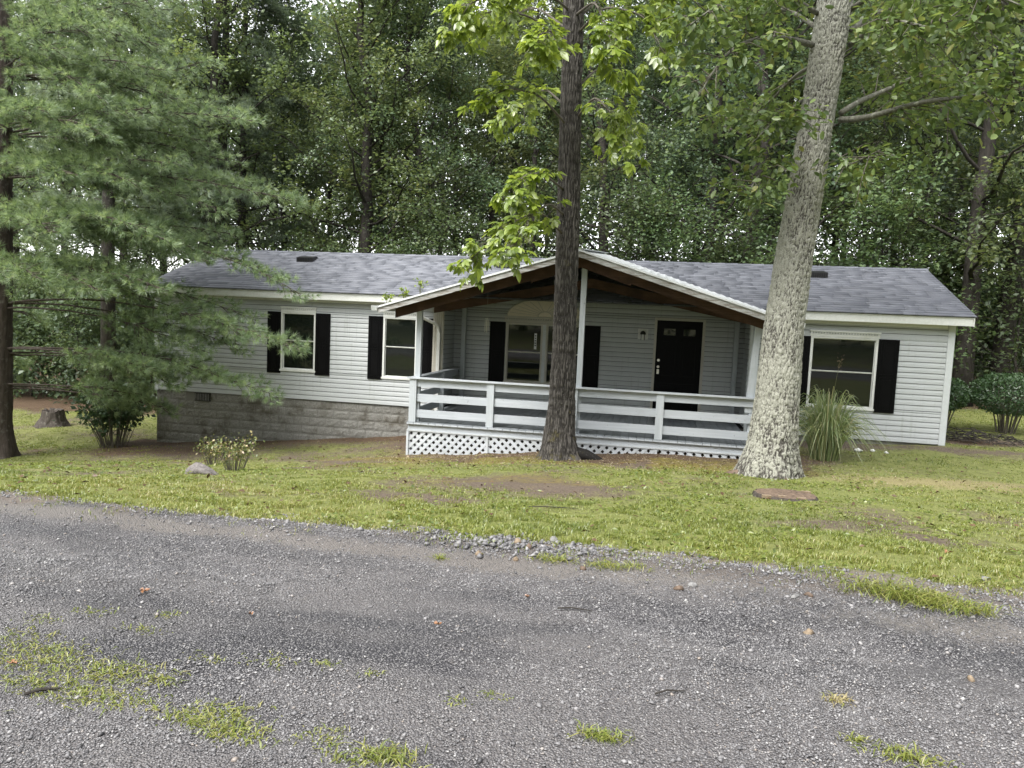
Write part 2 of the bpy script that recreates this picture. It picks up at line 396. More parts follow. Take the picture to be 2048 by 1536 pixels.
def m_darkbark():
    k = NM('hickory_bark', .85, .25); rel = k.attr('rel'); hgt = k.attr('hgt')
    g = k.noise(45, k.pos((1, 1, .5)), 5, .7); ms = k.noise(4.5, None, 5, .6)
    c = k.ramp(k.math('ADD', k.math('MULTIPLY', rel, .75), k.math('MULTIPLY', g, .3)), [(.2, (.010, .009, .008)), (.5, (.04, .036, .032)), (.8, (.10, .092, .084))])
    f = k.sstep(k.math('ADD', k.math('MULTIPLY', k.math('SUBTRACT', ms, .5), 2.2), k.math('MULTIPLY', hgt, .55)), .35, .7)
    c = k.mix(k.math('MULTIPLY', f, .8), c, k.ramp(g, [(.3, (.035, .035, .008)), (.7, (.13, .105, .022))]))
    pk = k.noise(60, None, 2); c = k.mix(k.math('MULTIPLY', k.sstep(pk, .68, .74), .7), c, (.38, .37, .34))
    k.col(c); k.bump(g, .01, .8); return k.m
M['bark_dark'] = m_darkbark()
def m_lichen():
    k = NM('lichen_bark', .9, .2); rel = k.attr('rel'); hgt = k.attr('hgt')
    g = k.noise(70, None, 5, .75); p = k.noise(30, None, 6, .75); lg = k.noise(3.0, k.pos((1, 1, .6)), 4)
    bark = k.ramp(k.math('ADD', rel, k.math('MULTIPLY', k.math('SUBTRACT', g, .5), .5)), [(.2, (.045, .041, .036)), (.55, (.13, .122, .108)), (.85, (.22, .21, .185))])
    lich = k.ramp(g, [(.25, (.20, .20, .168)), (.5, (.31, .31, .262)), (.75, (.43, .43, .375))])
    a = k.math('ADD', k.math('ADD', k.math('MULTIPLY', k.math('SUBTRACT', p, .5), 1.6), k.math('MULTIPLY', k.math('SUBTRACT', g, .5), .9)), k.math('MULTIPLY', k.math('SUBTRACT', rel, .45), .9))
    a = k.math('ADD', a, k.math('MULTIPLY', k.math('SUBTRACT', lg, .48), 1.1)); a = k.math('SUBTRACT', a, k.math('MULTIPLY', hgt, .5))
    c = k.mix(k.sstep(a, -.34, .16), bark, lich)
    k.col(c); k.bump(k.math('ADD', g, p), .012, .8); return k.m
M['bark_lichen'] = m_lichen()
M['bark_lichen_limb'] = m_bark('lichen_limb', (.06, .055, .045), (.19, .19, .155), (.27, .28, .22), 22, .5, .006)
M['stump'] = m_bark('old_stump', (.028, .023, .02), (.10, .085, .073), (.15, .14, .122), 14, .3, .03)
M['log'] = m_rock('grey_weathered_root', (.07, .062, .058), (.22, .20, .19))

# ================================================================== THE SETTING: ground
def blob(X, Y, c, rx, ry, p=2.0):
    return np.exp(-(np.abs((X-c[0])/rx)**p+np.abs((Y-c[1])/ry)**p))
PT = {k: ground_at(*v) for k, v in dict(bare=(1010, 962), bare2=(900, 1000), bare3=(1165, 985), b4=(470, 985), b5=(1660, 1050), b6=(1870, 1090),
      dry1=(1790, 962), dry2=(1960, 972), lush=(1850, 930), pine=(4, 915), bush=(228, 893), stump=(105, 852), plantA=(424, 930), plantB=(468, 942),
      log=(404, 946), hick=(1122, 908), oak=(1537, 952), disc=(1572, 996), rock=(1473, 950), reed=(1648, 918), shrubB=(2006, 866), shrubA=(1897, 862),
      white=(1735, 905), debris=(1940, 885)).items()}
PT['hick'] = np.array([atY(1121, 908, -3.45)[0], -3.45, 0.0])
def masks(X, Y):
    nz = fbm(X*.8, Y*.8, 0, 31, 4); nf = fbm(X*2.6, Y*2.6, 0, 37, 3)
    edge = -10.98+(nz-.5)*.7+(nf-.5)*.35
    road = 1/(1+np.exp(np.clip((Y-edge)*14, -60, 60)))*1/(1+np.exp(np.clip((-19.3-Y)*3, -60, 60)))
    grass = .72+(nz-.5)*1.6
    porch = (1/(1+np.exp(-(Y+4.3+(nz-.5)*2)*2.2)))*blob(X, Y, (11.4, -3.4), 4.4, 3.5, 4)
    for n, rx, ry, a in (('bare', 1.3, .6, .75), ('bare2', .9, .5, .5), ('bare3', .8, .6, .5), ('b4', .9, .5, .35), ('b5', .5, .3, .5), ('b6', .45, .3, .5)):
        grass = grass-a*blob(X, Y, PT[n], rx, ry)
    fnd = 1/(1+np.exp(-(Y+.55+(nz-.5)*1.2)*5))*(X > 0)*(X < 8.4)*(Y < .5)
    pine = blob(X, Y, (PT['pine'][0]+2.3, PT['pine'][1]+.9), 4.2, .65, 3)
    litter = np.clip(porch*.9+fnd+pine*.7, 0, 1)
    grass = grass-porch*.85-fnd*.9-pine*.55
    band = np.exp(-((Y+10.1)/.85)**4); grass = grass+band*.45
    side = (X > 15.2)*(Y > -9)*.25; grass = grass+side
    woods = np.where(X < 9, 1/(1+np.exp(-(Y-5.6-(nz-.5)*2)*3)), 1/(1+np.exp(-(Y-8.8-(nz-.5)*1.5)*3)))
    nearwall = np.exp(-((Y+.35)/.45)**2)*(X > 15)*(X < 26)
    litter = np.clip(litter+woods+.8*blob(X, Y, PT['debris'], 1.0, .6), 0, 1); grass = grass*(1-woods)-.8*nearwall-1.0*blob(X, Y, PT['debris'], 1.2, .6)
    moss = np.clip(porch*1.0*(fbm(X*1.3, Y*1.9, 0, 41, 3) > .47)*np.exp(-((Y+4.6)/1.5)**2)+.5*blob(X, Y, (PT['oak'][0], PT['oak'][1]), 1.8, 1.2)+.35*blob(X, Y, (8.6, -2.9), 1.6, 1.2)+.45*(fbm(X*1.1, Y*1.5, 0, 43, 3) > .56)*blob(X, Y, (10.5, -5.5), 5, 2.6, 4), 0, 1)
    dry = np.clip(.8*blob(X, Y, PT['dry1'], 1.1, .5)+.8*blob(X, Y, PT['dry2'], 1.0, .5)+.25*(nf > .6), 0, 1)
    sand = np.clip(np.exp(-((Y+11.22+(nz-.5)*.25)/.15)**2)*(X < 12.2)+.8*blob(X, Y, (12.7, -11.25), .9, .22)+.7*blob(X, Y, (14.6, -11.5), 1.0, .2), 0, 1)
    rim = np.clip(np.exp(-((Y-edge-.1)/.22)**2)*.9+.9*blob(X, Y, (13.6, -10.95), 2.0, .25)+.7*blob(X, Y, (11.9, -10.8), 1.0, .22), 0, 1)
    grass = np.clip(grass-.75*rim, 0, 1)
    return dict(road=road, grass=grass*(1-road), moss=moss, litter=litter, dry=dry, sand=sand, rim=rim)
def axis(lo, hi, step, far, n):
    a = np.arange(lo, hi+1e-6, step); g = np.geomspace(step*1.5, far, n)
    return np.concatenate([lo-np.cumsum(np.diff(np.concatenate([[0], g])))[::-1], a, hi+np.cumsum(np.diff(np.concatenate([[0], g])))])
gx, gy = axis(-8, 26, .11, 110, 22), axis(-20, 9, .11, 110, 22)
GX, GY = np.meshgrid(gx, gy); fx, fy = GX.ravel(), GY.ravel()
gz = terr(fx, fy)
nX, nY = len(gx), len(gy); ii = (np.arange(nY-1)[:, None]*nX+np.arange(nX-1)[None]).ravel()
GF = np.stack([ii, ii+1, ii+nX+1, ii+nX], -1)
ground = obj('ground', tri_mesh('ground', np.stack([fx, fy, gz], -1), GF, M['ground'], True, masks(fx, fy)))
tag(ground, 'sloping lawn, bare soil and tar-and-chip driveway ground', kind='structure')

# ================================================================== THE HOUSE
house = empty('manufactured_house', (.81, 0, -.6))
tag(house, 'long single-storey grey vinyl-sided house with black shutters and shingled roof', 'house')
def hb(mb, name, mat, parent=house, smooth=False):
    """build in world coordinates under a parent that may be offset"""
    o = mb.build(name, mat, None, smooth); o.parent = parent; o.matrix_parent_inverse = pinv(parent)
    return o
def pinv(p): return Matrix.Translation(-p.location) if p.type == 'EMPTY' else Matrix.Identity(4)
X0, X1, XR0, XR1 = .81, 7.97, 14.45, 18.24
YW, ZT, ZB = .84, 2.31, 0.0
PIT = .1067
def clip_intervals(x0, x1, cuts):
    iv = [(x0, x1)]
    for a, b in cuts:
        nx = []
        for p, q in iv:
            if b <= p or a >= q: nx.append((p, q)); continue
            if a > p: nx.append((p, a))
            if b < q: nx.append((b, q))
        iv = nx
    return [t for t in iv if t[1]-t[0] > .01]
def board(place, a, b, z0, z1):
    h = z1-z0
    g_ = .010 if h > .05 else 0
    prof = [(0, g_), (-.019, g_), (-.0185, .016), (-.015, .60*h), (-.004, h-.001), (0, h-.001)]
    return MB().prism(prof, lambda y, z, e: place(a if e == 0 else b, y, z0+z))
def siding_wall(name, place, a, b, z0, z1, holes):
    """place(s, y, z) -> world ; holes [(a,b,z0,z1)]"""
    back = MB(); zs = sorted({z0, z1} | {h[2] for h in holes} | {h[3] for h in holes})
    for p, q in zip(zs, zs[1:]):
        mid = (p+q)/2
        for s0, s1 in clip_intervals(a, b, [(h[0], h[1]) for h in holes if h[2] < mid < h[3]]):
            back.add([place(s0, .0, p), place(s1, .0, p), place(s1, .0, q), place(s0, .0, q), place(s0, .06, p), place(s1, .06, p), place(s1, .06, q), place(s0, .06, q)],
                     [(0, 1, 2, 3), (7, 6, 5, 4), (0, 4, 5, 1), (1, 5, 6, 2), (2, 6, 7, 3), (3, 7, 4, 0)])
    wall = hb(back, name, M['darkwall'])
    z = z0
    while z < z1-.02:
        zt = min(z+PIT, z1); bands = sorted({z, zt} | {v for h in holes for v in (h[2], h[3]) if z+.004 < v < zt-.004})
        for p, q in zip(bands, bands[1:]):
            mid = (p+q)/2
            seam = [a+((int(round((z-z0)/PIT))//2*1.37+k2*3.66) % (b-a)) for k2 in range(int((b-a)/3.66)+1)] if b-a > 2.5 else []
            for s0, s1 in clip_intervals(a, b, [(h[0], h[1]) for h in holes if h[2] < mid < h[3]]+[(q2, q2+.0022) for q2 in seam]):
                o = board(place, s0, s1, p, q).build('siding_board', M['siding'], None); o.parent = wall; o.matrix_parent_inverse = pinv(wall)
        z += PIT
    return wall
front = lambda Y: (lambda s, y, z: (s, Y+y, z))
WA, WB, WD = (4.10, 4.93, .66, 2.0), (6.585, 7.36, .62, 1.985), (15.635, 16.87, .575, 1.985)
WC = (9.215, 10.97, .62, 1.985); DR = (12.526, 13.613, .045, 2.233)
siding_wall('left_wing_wall', front(0), X0+.05, X1-.24, ZB, ZT, [WA, WB])
siding_wall('right_wing_wall', front(0), XR0+.02, XR1-.11, -.035, ZT, [WD])
siding_wall('porch_wall', front(YW), X1, XR0, .045, 2.86, [WC, DR])
siding_wall('porch_return_wall', lambda s, y, z: (X1-y, s, z), .0, YW, .045, 2.6, [])
siding_wall('porch_return_wall', lambda s, y, z: (XR0+y, YW-s, z), .0, YW, .045, 2.6, [])
siding_wall('end_wall', lambda s, y, z: (XR1-.02-y, s, z), .06, 5.2, -.035, ZT, [])
siding_wall('end_wall', lambda s, y, z: (X0+.02+y, 5.2-s, z), 0, 5.15, ZB, ZT, [])
hb(MB().box(X0+.05, XR1-.05, 5.2, 5.3, -1.6, ZT), 'rear_wall', M['siding'])
hb(MB().box(X0+.1, XR1-.1, 1.0, 5.15, -.3, 2.25), 'interior_core', M['darkwall'])
# corner trims
t = MB().box(XR1-.11, XR1, -.026, .0, -.04, ZT); t.box(XR1-.004, XR1+.012, -.02, .1, -.04, ZT); hb(t, 'corner_trim', M['corner'])
hb(MB().box(X0-.01, X0+.08, -.026, .06, -.005, ZT), 'corner_trim', M['corner'])
t = MB().box(7.735, 7.975, -.03, -.002, -.02, ZT)
for i in range(5): t.box(7.752+i*.044, 7.782+i*.044, -.040, -.031, .02, ZT-.03)
hb(t, 'fluted_corner_post', M['cream'])
t = MB().box(XR0, XR0+.16, -.03, 0, -.03, ZT)
for i in range(3): t.box(XR0+.015+i*.047, XR0+.045+i*.047, -.040, -.031, .02, ZT-.03)
hb(t, 'fluted_corner_post', M['corner'])
# eave fascia, soffit, frieze
for a, b in ((.72, X1+.02), (XR0-.05, 18.47)):
    f = hb(MB().box(a, b, -.245, -.222, 2.305, 2.475), 'eave_fascia', M['trim'])
    hb(MB().box(a, b, -.252, -.246, 2.44, 2.472), 'drip_edge', M['trim'])
    hb(MB().box(a+.02, b-.02, -.221, .02, 2.318, 2.33), 'soffit', M['cream'])
    hb(MB().box(max(a, X0+.1), min(b, 18.1), -.034, -.018, 2.245, 2.317), 'frieze_board', M['trim'])
# rakes of the main roof
RY, RZ, EY, EZ = 2.73, 3.597, -.262, 2.485
SL = (RZ-EZ)/(RY-EY)
for x in (.70, 18.455):
    m_ = MB(); m_.add([(x, EY, EZ-.19), (x+.025, EY, EZ-.19), (x, EY, EZ-.01), (x+.025, EY, EZ-.01), (x, RY, RZ-.2), (x+.025, RY, RZ-.2), (x, RY, RZ-.012), (x+.025, RY, RZ-.012),
        (x, 2*RY-EY, EZ-.19), (x+.025, 2*RY-EY, EZ-.19), (x, 2*RY-EY, EZ-.01), (x+.025, 2*RY-EY, EZ-.01)],
        [(0, 2, 6, 4), (1, 5, 7, 3), (0, 4, 5, 1), (2, 3, 7, 6), (0, 1, 3, 2), (4, 6, 10, 8), (5, 9, 11, 7), (4, 8, 9, 5), (6, 7, 11, 10), (8, 10, 11, 9)])
    hb(m_, 'rake_board', M['trim'])
    xi = x+.3 if x < 5 else x-.25
    g_ = MB(); g_.add([(xi, .02, 2.31), (xi, 5.2, 2.31), (xi, RY, RZ-.25), (xi+.05, .02, 2.31), (xi+.05, 5.2, 2.31), (xi+.05, RY, RZ-.25)], [(0, 2, 1), (3, 4, 5), (0, 3, 5, 2), (1, 2, 5, 4)]); hb(g_, 'gable_wall', M['siding'])
# roof: deck + shingles tab by tab
rd = MB(); xa, xb = .69, 18.49
rd.add([(xa, EY, EZ-.02), (xb, EY, EZ-.02), (xb, RY, RZ-.02), (xa, RY, RZ-.02), (xb, 2*RY-EY, EZ-.02), (xa, 2*RY-EY, EZ-.02),
        (xa, EY, EZ-.006), (xb, EY, EZ-.006), (xb, RY, RZ-.006), (xa, RY, RZ-.006), (xb, 2*RY-EY, EZ-.006), (xa, 2*RY-EY, EZ-.006)],
       [(0, 3, 2, 1), (3, 5, 4, 2), (6, 7, 8, 9), (9, 8, 10, 11), (0, 1, 7, 6), (5, 11, 10, 4), (0, 6, 9, 3), (3, 9, 11, 5), (1, 2, 8, 7), (2, 4, 10, 8)])
roof = hb(rd, 'roof', M['blackplastic']); roof['label'] = 'blue-grey asphalt shingle roof with three black vents'
sv, sf, sr = [], [], []
slen = math.hypot(RY-EY, RZ-EZ); ux, uz = (RY-EY)/slen, (RZ-EZ)/slen
nrow = 23; ex = (slen+.02)/nrow
for side in (1, -1):
    for i in range(nrow):
        s0 = -.025+i*ex; x = xa-.01-random.random()*.3; rowv = random.random()*.3
        while x < xb:
            wd = random.choice((.25, .33, .45, .66, .9)); x2 = min(x+wd-.003, xb+.012); x1_ = max(x, xa-.012)
            if x2 > x1_+.01:
                th = .009+.006*random.random(); L = ex*1.25
                pts = []
                for s, up_ in ((s0, th+.004), (s0+L, .001)):
                    for xx in (x1_, x2):
                        for k_ in (0, 1):
                            h = up_*k_ ; y = EY+ux*s-uz*(h+.001)*1; z = EZ+uz*s+ux*(h-.001)
                            if side < 0: y = 2*RY-y
                            pts.append((xx, y, z))
                n = len(sv); sv += pts
                q = [(n, n+2, n+3, n+1), (n+1, n+3, n+7, n+5), (n, n+1, n+5, n+4), (n+2, n+6, n+7, n+3)]
                sf += q if side > 0 else [f[::-1] for f in q]
                sr += [min(1, max(0, random.gauss(.36+rowv, .17)))]*8
            x += wd
o = obj('shingles', tri_mesh('shingles', np.array(sv), np.array(sf), M['shingle'], False, {'rnd': np.array(sr)}), roof); o['kind'] = 'stuff'
rc = MB()
for i in range(60):
    x = xa+i*(xb-xa)/60; x2 = x+(xb-xa)/60+.03
    for s in (1, -1): rc.add([(x, RY-s*.13, RZ-.13*SL+.014), (x2, RY-s*.13, RZ-.13*SL+.018), (x2, RY, RZ+.02), (x, RY, RZ+.014)], [(0, 1, 2, 3)])
o = hb(rc, 'ridge_cap', M['shingle'], roof)
def roof_z(y): return EZ+(y-EY)*SL
def roof_vent(x):
    b = MB(); y = 1.82; z = roof_z(y)
    b.add([(x-.22, y, z-.01), (x+.22, y, z-.01), (x-.22, y, z+.13), (x+.22, y, z+.13), (x-.19, y+.42, roof_z(y+.42)), (x+.19, y+.42, roof_z(y+.42)), (x-.19, y+.26, z+.18), (x+.19, y+.26, z+.18)],
          [(0, 1, 3, 2), (2, 3, 7, 6), (6, 7, 5, 4), (0, 2, 6, 4), (1, 5, 7, 3)])
    v = hb(b, 'roof_vent', M['blackplastic'])
    for i in range(9): hb(MB().box(x-.2+i*.046, x-.185+i*.046, y-.012, y-.001, z+.012, z+.112), 'louver', M['blackplastic'], v)
for x in (3.70, 8.91, 16.0): roof_vent(x)
hb(MB().tube([(1.55, 2.35, roof_z(2.35)-.02), (1.55, 2.35, roof_z(2.35)+.14)], .035, 10), 'vent_pipe', M['blackplastic'], roof)
# windows
def window(a, b, z0, z1, Y, parent=house, double=False, mat='trim', drop=0):
    w_ = MB(); c = .030; y0, y1 = Y-.032, Y+.06
    for bx in ((a-.012, a+c, z0, z1), (b-c, b+.012, z0, z1), (a+c, b-c, z1-c, z1), (a+c, b-c, z0, z0+c+.008)): w_.box(bx[0], bx[1], y0, y1, bx[2], bx[3])
    fr = hb(w_, 'window', M[mat]); hb(MB().box(a-.03, b+.03, Y-.045, Y-.033, z0-.02, z0+.022), 'sill', M[mat], fr)
    spans = [(a+c, b-c)]
    if double:
        mid = (a+b)/2; hb(MB().box(mid-.07, mid+.07, y0+.004, y1, z0+c, z1-c), 'mullion', M[mat], fr)
        hb(MB().box(mid-.035, mid+.035, y0-.002, y0+.003, z0+c, z1-c), 'mullion', M['corner'], fr); spans = [(a+c, mid-.07), (mid+.07, b-c)]
    for s0, s1 in spans:
        zm = (z0+z1)/2+.02
        for q, (p0, p1, yo) in enumerate(((zm, z1-c, .018), (z0+c+.008, zm+.0, .034))):
            sash = MB(); e = .015
            for bx in ((s0, s0+e, p0, p1), (s1-e, s1, p0, p1), (s0+e, s1-e, p1-e, p1), (s0+e, s1-e, p0, p0+e)): sash.box(bx[0], bx[1], Y+yo-.014, Y+yo+.012, bx[2], bx[3])
            hb(sash, 'sash', M[mat], fr)
            hb(MB().box(s0+e, s1-e, Y+yo, Y+yo+.005, p0+e, p1-e), 'pane', M['glass'], fr)
    return fr
def dentil_header(a, b, z0, Y, fr, mat='trim', h=.125, tw=.05):
    m_ = MB().box(a, b, Y-.04, Y-.018, z0, z0+h*.42); m_.box(a-.012, b+.012, Y-.062, Y-.018, z0+h*.78, z0+h); m_.box(a-.004, b+.004, Y-.05, Y-.018, z0+h*.70, z0+h*.779)
    hd = hb(m_, 'header', M[mat], fr); n = int((b-a)/tw)
    d = MB()
    for i in range(n): x = a+(i+.5)*(b-a)/n; hb(MB().box(x-tw*.3, x+tw*.3, Y-.052, Y-.0305, z0+h*.425, z0+h*.695), 'dentil', M[mat], fr)
for wd_, hd in ((WA, (4.09, 4.95, 2.003)), (WB, (6.57, 7.38, 1.988)), (WD, (15.60, 16.90, 1.99))):
    fr = window(*wd_, 0); dentil_header(hd[0], hd[1], hd[2], 0, fr)
frC = window(*WC, YW, double=True, mat='cream'); dentil_header(9.17, 11.01, 1.99, YW, frC, 'cream', .14, .055)
st = hb(MB().box(9.86, 9.915, YW+.012, YW+.0165, 1.40, 1.76), 'sticker', M['sticker'], frC)
for i in range(5): hb(MB().box(9.872, 9.905, YW+.0105, YW+.0118, 1.47+i*.055, 1.50+i*.055), 'printed_mark', M['ink'], frC)
# sunburst over the porch window
fan = MB(); cx_, cz_ = 10.09, 2.135; nseg = 26
arc = [(cx_+.87*math.cos(math.pi*i/nseg), cz_+.40*math.sin(math.pi*i/nseg)) for i in range(nseg+1)]
fan.prism(arc[::-1], lambda x, z, e: (x, YW-.022-.016*e, z))
fo = hb(fan, 'sunburst_panel', M['fan'], frC)
for i in range(1, 14):
    a = math.pi*i/14; p0 = (cx_+.17*math.cos(a), YW-.042, cz_+.13*math.sin(a)); p1 = (cx_+.83*math.cos(a), YW-.042, cz_+.375*math.sin(a)); hb(MB().beam(p0, p1, .012, .012), 'ray', M['cream'], frC)
hb(MB().tube([(cx_+.16*math.cos(math.pi*i/12), YW-.042, cz_+.12*math.sin(math.pi*i/12)) for i in range(13)], .01, 6), 'ray', M['cream'], frC)
hb(MB().tube([(q[0], YW-.04, q[1]) for q in arc], .014, 6), 'sunburst_rim', M['cream'], frC)
# shutters
def shutter(a, b, z0, z1, Y):
    m_ = MB().box(a, b, Y-.040, Y-.0175, z0, z1); s = hb(m_, 'shutter', M['shutter']); st_ = .055; zm = z0+(z1-z0)*.5
    for p0, p1 in ((z0+.06, zm-.025), (zm+.025, z1-.06)):
        f = MB(); e = .012
        for bx in ((a+st_, a+st_+e, p0, p1), (b-st_-e, b-st_, p0, p1), (a+st_+e, b-st_-e, p1-e, p1), (a+st_+e, b-st_-e, p0, p0+e)): f.box(bx[0], bx[1], Y-.05, Y-.0405, bx[2], bx[3])
        f.box(a+st_+.045, b-st_-.045, Y-.047, Y-.0405, p0+.05, p1-.05)
        hb(f, 'raised_panel', M['shutter'], s)
for a, b, z0, z1, Y in ((3.75, 4.083, .585, 2.0, 0), (4.945, 5.30, .585, 2.0, 0), (6.225, 6.565, .575, 1.995, 0), (7.38, 7.725, .575, 1.995, 0),
                        (15.27, 15.615, .53, 1.985, 0), (16.89, 17.268, .53, 1.985, 0), (8.83, 9.195, .60, 1.985, YW), (10.99, 11.355, .60, 1.985, YW)): shutter(a, b, z0, z1, Y)
# door
a, b, z0, z1 = DR; d = MB()
for bx in ((a, a+.055, z0, z1), (b-.055, b, z0, z1), (a+.055, b-.055, z1-.055, z1)): d.box(bx[0], bx[1], YW-.035, YW+.06, bx[2], bx[3])
door = hb(d, 'front_door', M['cream']); door['label'] = 'black six-panel front door with two small lites in a cream frame'
hb(MB().box(a+.056, b-.056, YW+.012, YW+.055, z0, z1-.056), 'door_leaf', M['door'], door)
for x0_, x1_ in ((a+.17, (a+b)/2-.05), ((a+b)/2+.05, b-.17)):
    for p0, p1 in ((.22, .80), (.95, 1.72)):
        f = MB(); e = .016
        for bx in ((x0_, x0_+e, p0, p1), (x1_-e, x1_, p0, p1), (x0_+e, x1_-e, p1-e, p1), (x0_+e, x1_-e, p0, p0+e)): f.box(bx[0], bx[1], YW+.002, YW+.0115, bx[2], bx[3])
        f.box(x0_+.05, x1_-.05, YW+.004, YW+.0115, p0+.05, p1-.05); hb(f, 'door_panel', M['door'], door)
    f = MB(); e = .018
    for bx in ((x0_+.02, x0_+.02+e, 1.84, 2.02), (x1_-.02-e, x1_-.02, 1.84, 2.02), (x0_+.02+e, x1_-.02-e, 2.02-e, 2.02), (x0_+.02+e, x1_-.02-e, 1.84, 1.84+e)): f.box(bx[0], bx[1], YW+.0, YW+.0115, bx[2], bx[3])
    fr = hb(f, 'door_lite', M['door'], door)
    hb(MB().box(x0_+.038, x1_-.038, YW+.006, YW+.0112, 1.858, 2.002), 'lite_pane', M['glass'], door)
hb(MB().box(a+.10, a+.15, YW-.01, YW+.011, 1.0, 1.10), 'keypad', M['chrome'], door)
hb(MB().tube([(a+.125, YW+.011, 1.16), (a+.125, YW-.03, 1.16), (a+.125, YW-.06, 1.16)], [.014, .014, .03], 10), 'door_knob', M['chrome'], door)
hb(MB().tube([(a+.125, YW+.011, 1.30), (a+.125, YW-.012, 1.30)], .03, 12), 'deadbolt', M['chrome'], door)
# porch lantern
pl = hb(MB().box(12.175, 12.395, YW-.034, YW-.0175, 1.745, 1.975), 'wall_lantern', M['trim'])
hb(MB().tube([(12.285, YW-.09, 1.93), (12.285, YW-.09, 1.905), (12.285, YW-.09, 1.87), (12.285, YW-.09, 1.85)], [.02, .05, .062, .064], 12), 'lantern_cap', M['blackplastic'], pl)
hb(MB().tube([(12.285, YW-.09, 1.85), (12.285, YW-.09, 1.735)], .046, 10), 'lantern_glass', M['frost'], pl)
for i in range(4):
    x_, y_ = 12.285+.05*math.cos(.785+i*1.571), YW-.09+.05*math.sin(.785+i*1.571); hb(MB().tube([(x_, y_, 1.85), (x_, y_, 1.725)], .006, 5), 'lantern_bar', M['blackplastic'], pl)
hb(MB().box(12.262, 12.308, YW-.09, YW-.035, 1.88, 1.90), 'lantern_arm', M['blackplastic'], pl)
# foundation: split-face blocks
fnd = hb(MB().box(X0+.03, XR1-.05, .032, .2, -1.9, -.002), 'foundation_wall', M['mortar'])
hb(MB().box(X0+.03, X0+.18, .2, 5.2, -1.9, -.002), 'foundation_wall', M['block'])
bmesh_ = []
for v_ in range(10):
    nx_, nz_ = 8, 5; xs = np.linspace(0, .388, nx_); zs = np.linspace(0, .190, nz_); V = []
    for iz, z in enumerate(zs):
        for ix, x in enumerate(xs):
            e = ix in (0, nx_-1) or iz in (0, nz_-1); V.append((x, 0.0 if e else -.006-rng.random()*.012, z))
    F = [(j*nx_+i, j*nx_+i+1, (j+1)*nx_+i+1, (j+1)*nx_+i) for j in range(nz_-1) for i in range(nx_-1)]
    n = len(V); V += [(x, .045, z) for z in (0, .190) for x in (0, .388)]
    F += [tuple(list(range(nx_-1, -1, -1))+[n, n+1])[::-1], tuple(list(range((nz_-1)*nx_, nz_*nx_))+[n+3, n+2])[::-1]]
    F += [tuple([j*nx_ for j in range(nz_)]+[n+2, n]), tuple([j*nx_+nx_-1 for j in range(nz_-1, -1, -1)]+[n+1, n+3])]
    m_ = bpy.data.meshes.new('block'); m_.from_pydata(V, [], F); at_ = m_.attributes.new('rnd', 'FLOAT', 'POINT'); at_.data.foreach_set('value', np.full(len(V), rng.random(), np.float32)); m_.materials.append(M['block']); bmesh_.append(m_)
for row in range(9):
    zt = -.006-row*.2; x = X0+.02-(.2 if row % 2 else 0)
    while x < 8.9:
        sx = 1.0; xx = x
        if xx < X0+.02: sx = (x+.388-(X0+.02))/.388; xx = X0+.02
        if zt > float(terr(xx+.2, -.1, False))-.06 and not (row == 0 and xx < 2.0 < xx+.4):
            o = bpy.data.objects.new('block', random.choice(bmesh_)); link(o, fnd); o.location = (xx, .028, zt-.194); o.scale = (sx, 1, 1)
        x += .398
fv = hb(MB().box(1.87, 2.27, .0, .03, -.20, -.01).box(1.87, 2.27, -.02, -.0005, -.2, -.185).box(1.87, 2.27, -.02, -.0005, -.025, -.01), 'foundation_vent', M['blackplastic'])
for i in range(9): hb(MB().box(1.885+i*.043, 1.90+i*.043, -.018, -.001, -.184, -.026), 'vent_bar', M['greyrock'], fv)

# ================================================================== THE PORCH
porch = empty('front_porch', (11.2, -2.4, -.35))
tag(porch, 'covered wooden front porch with pale blue-grey railing, lattice skirt and gabled metal roof', 'porch')
def pb(mb, name, mat, parent=porch, smooth=False): return hb(mb, name, mat, parent, smooth)
YP = -2.43; DZ = .046
# deck
deck = pb(MB().box(8.07, 14.33, YP-.06, YP-.025, -.10, DZ-.042).box(8.07, 14.33, YW-.06, YW-.02, -.12, DZ-.042).box(8.07, 8.105, YP-.025, YW-.06, -.12, DZ-.042).box(14.295, 14.33, YP-.025, YW-.06, -.12, DZ-.042), 'deck', M['rail'])
for j in range(5): pb(MB().box(8.11, 14.29, YP+.6*j+.3, YP+.6*j+.34, -.13, DZ-.042), 'joist', M['brown'], deck)
nb = 44; bw = (14.35-8.05)/nb
for i in range(nb):
    x = 8.05+i*bw; dz = random.gauss(0, .0015)
    m_ = MB().box(x+.0035, x+bw-.0035, YP-.085-random.random()*.012, YW-.02, DZ-.04+dz, DZ+dz); o = pb(m_, 'deck_board', M['deck'], deck)
# white painted board ends along the front
for i in range(nb):
    x = 8.05+i*bw; pb(MB().box(x+.004, x+bw-.004, YP-.105, YP-.0985, DZ-.038, DZ-.004-random.random()*.008), 'board_end', M['rail'], deck)
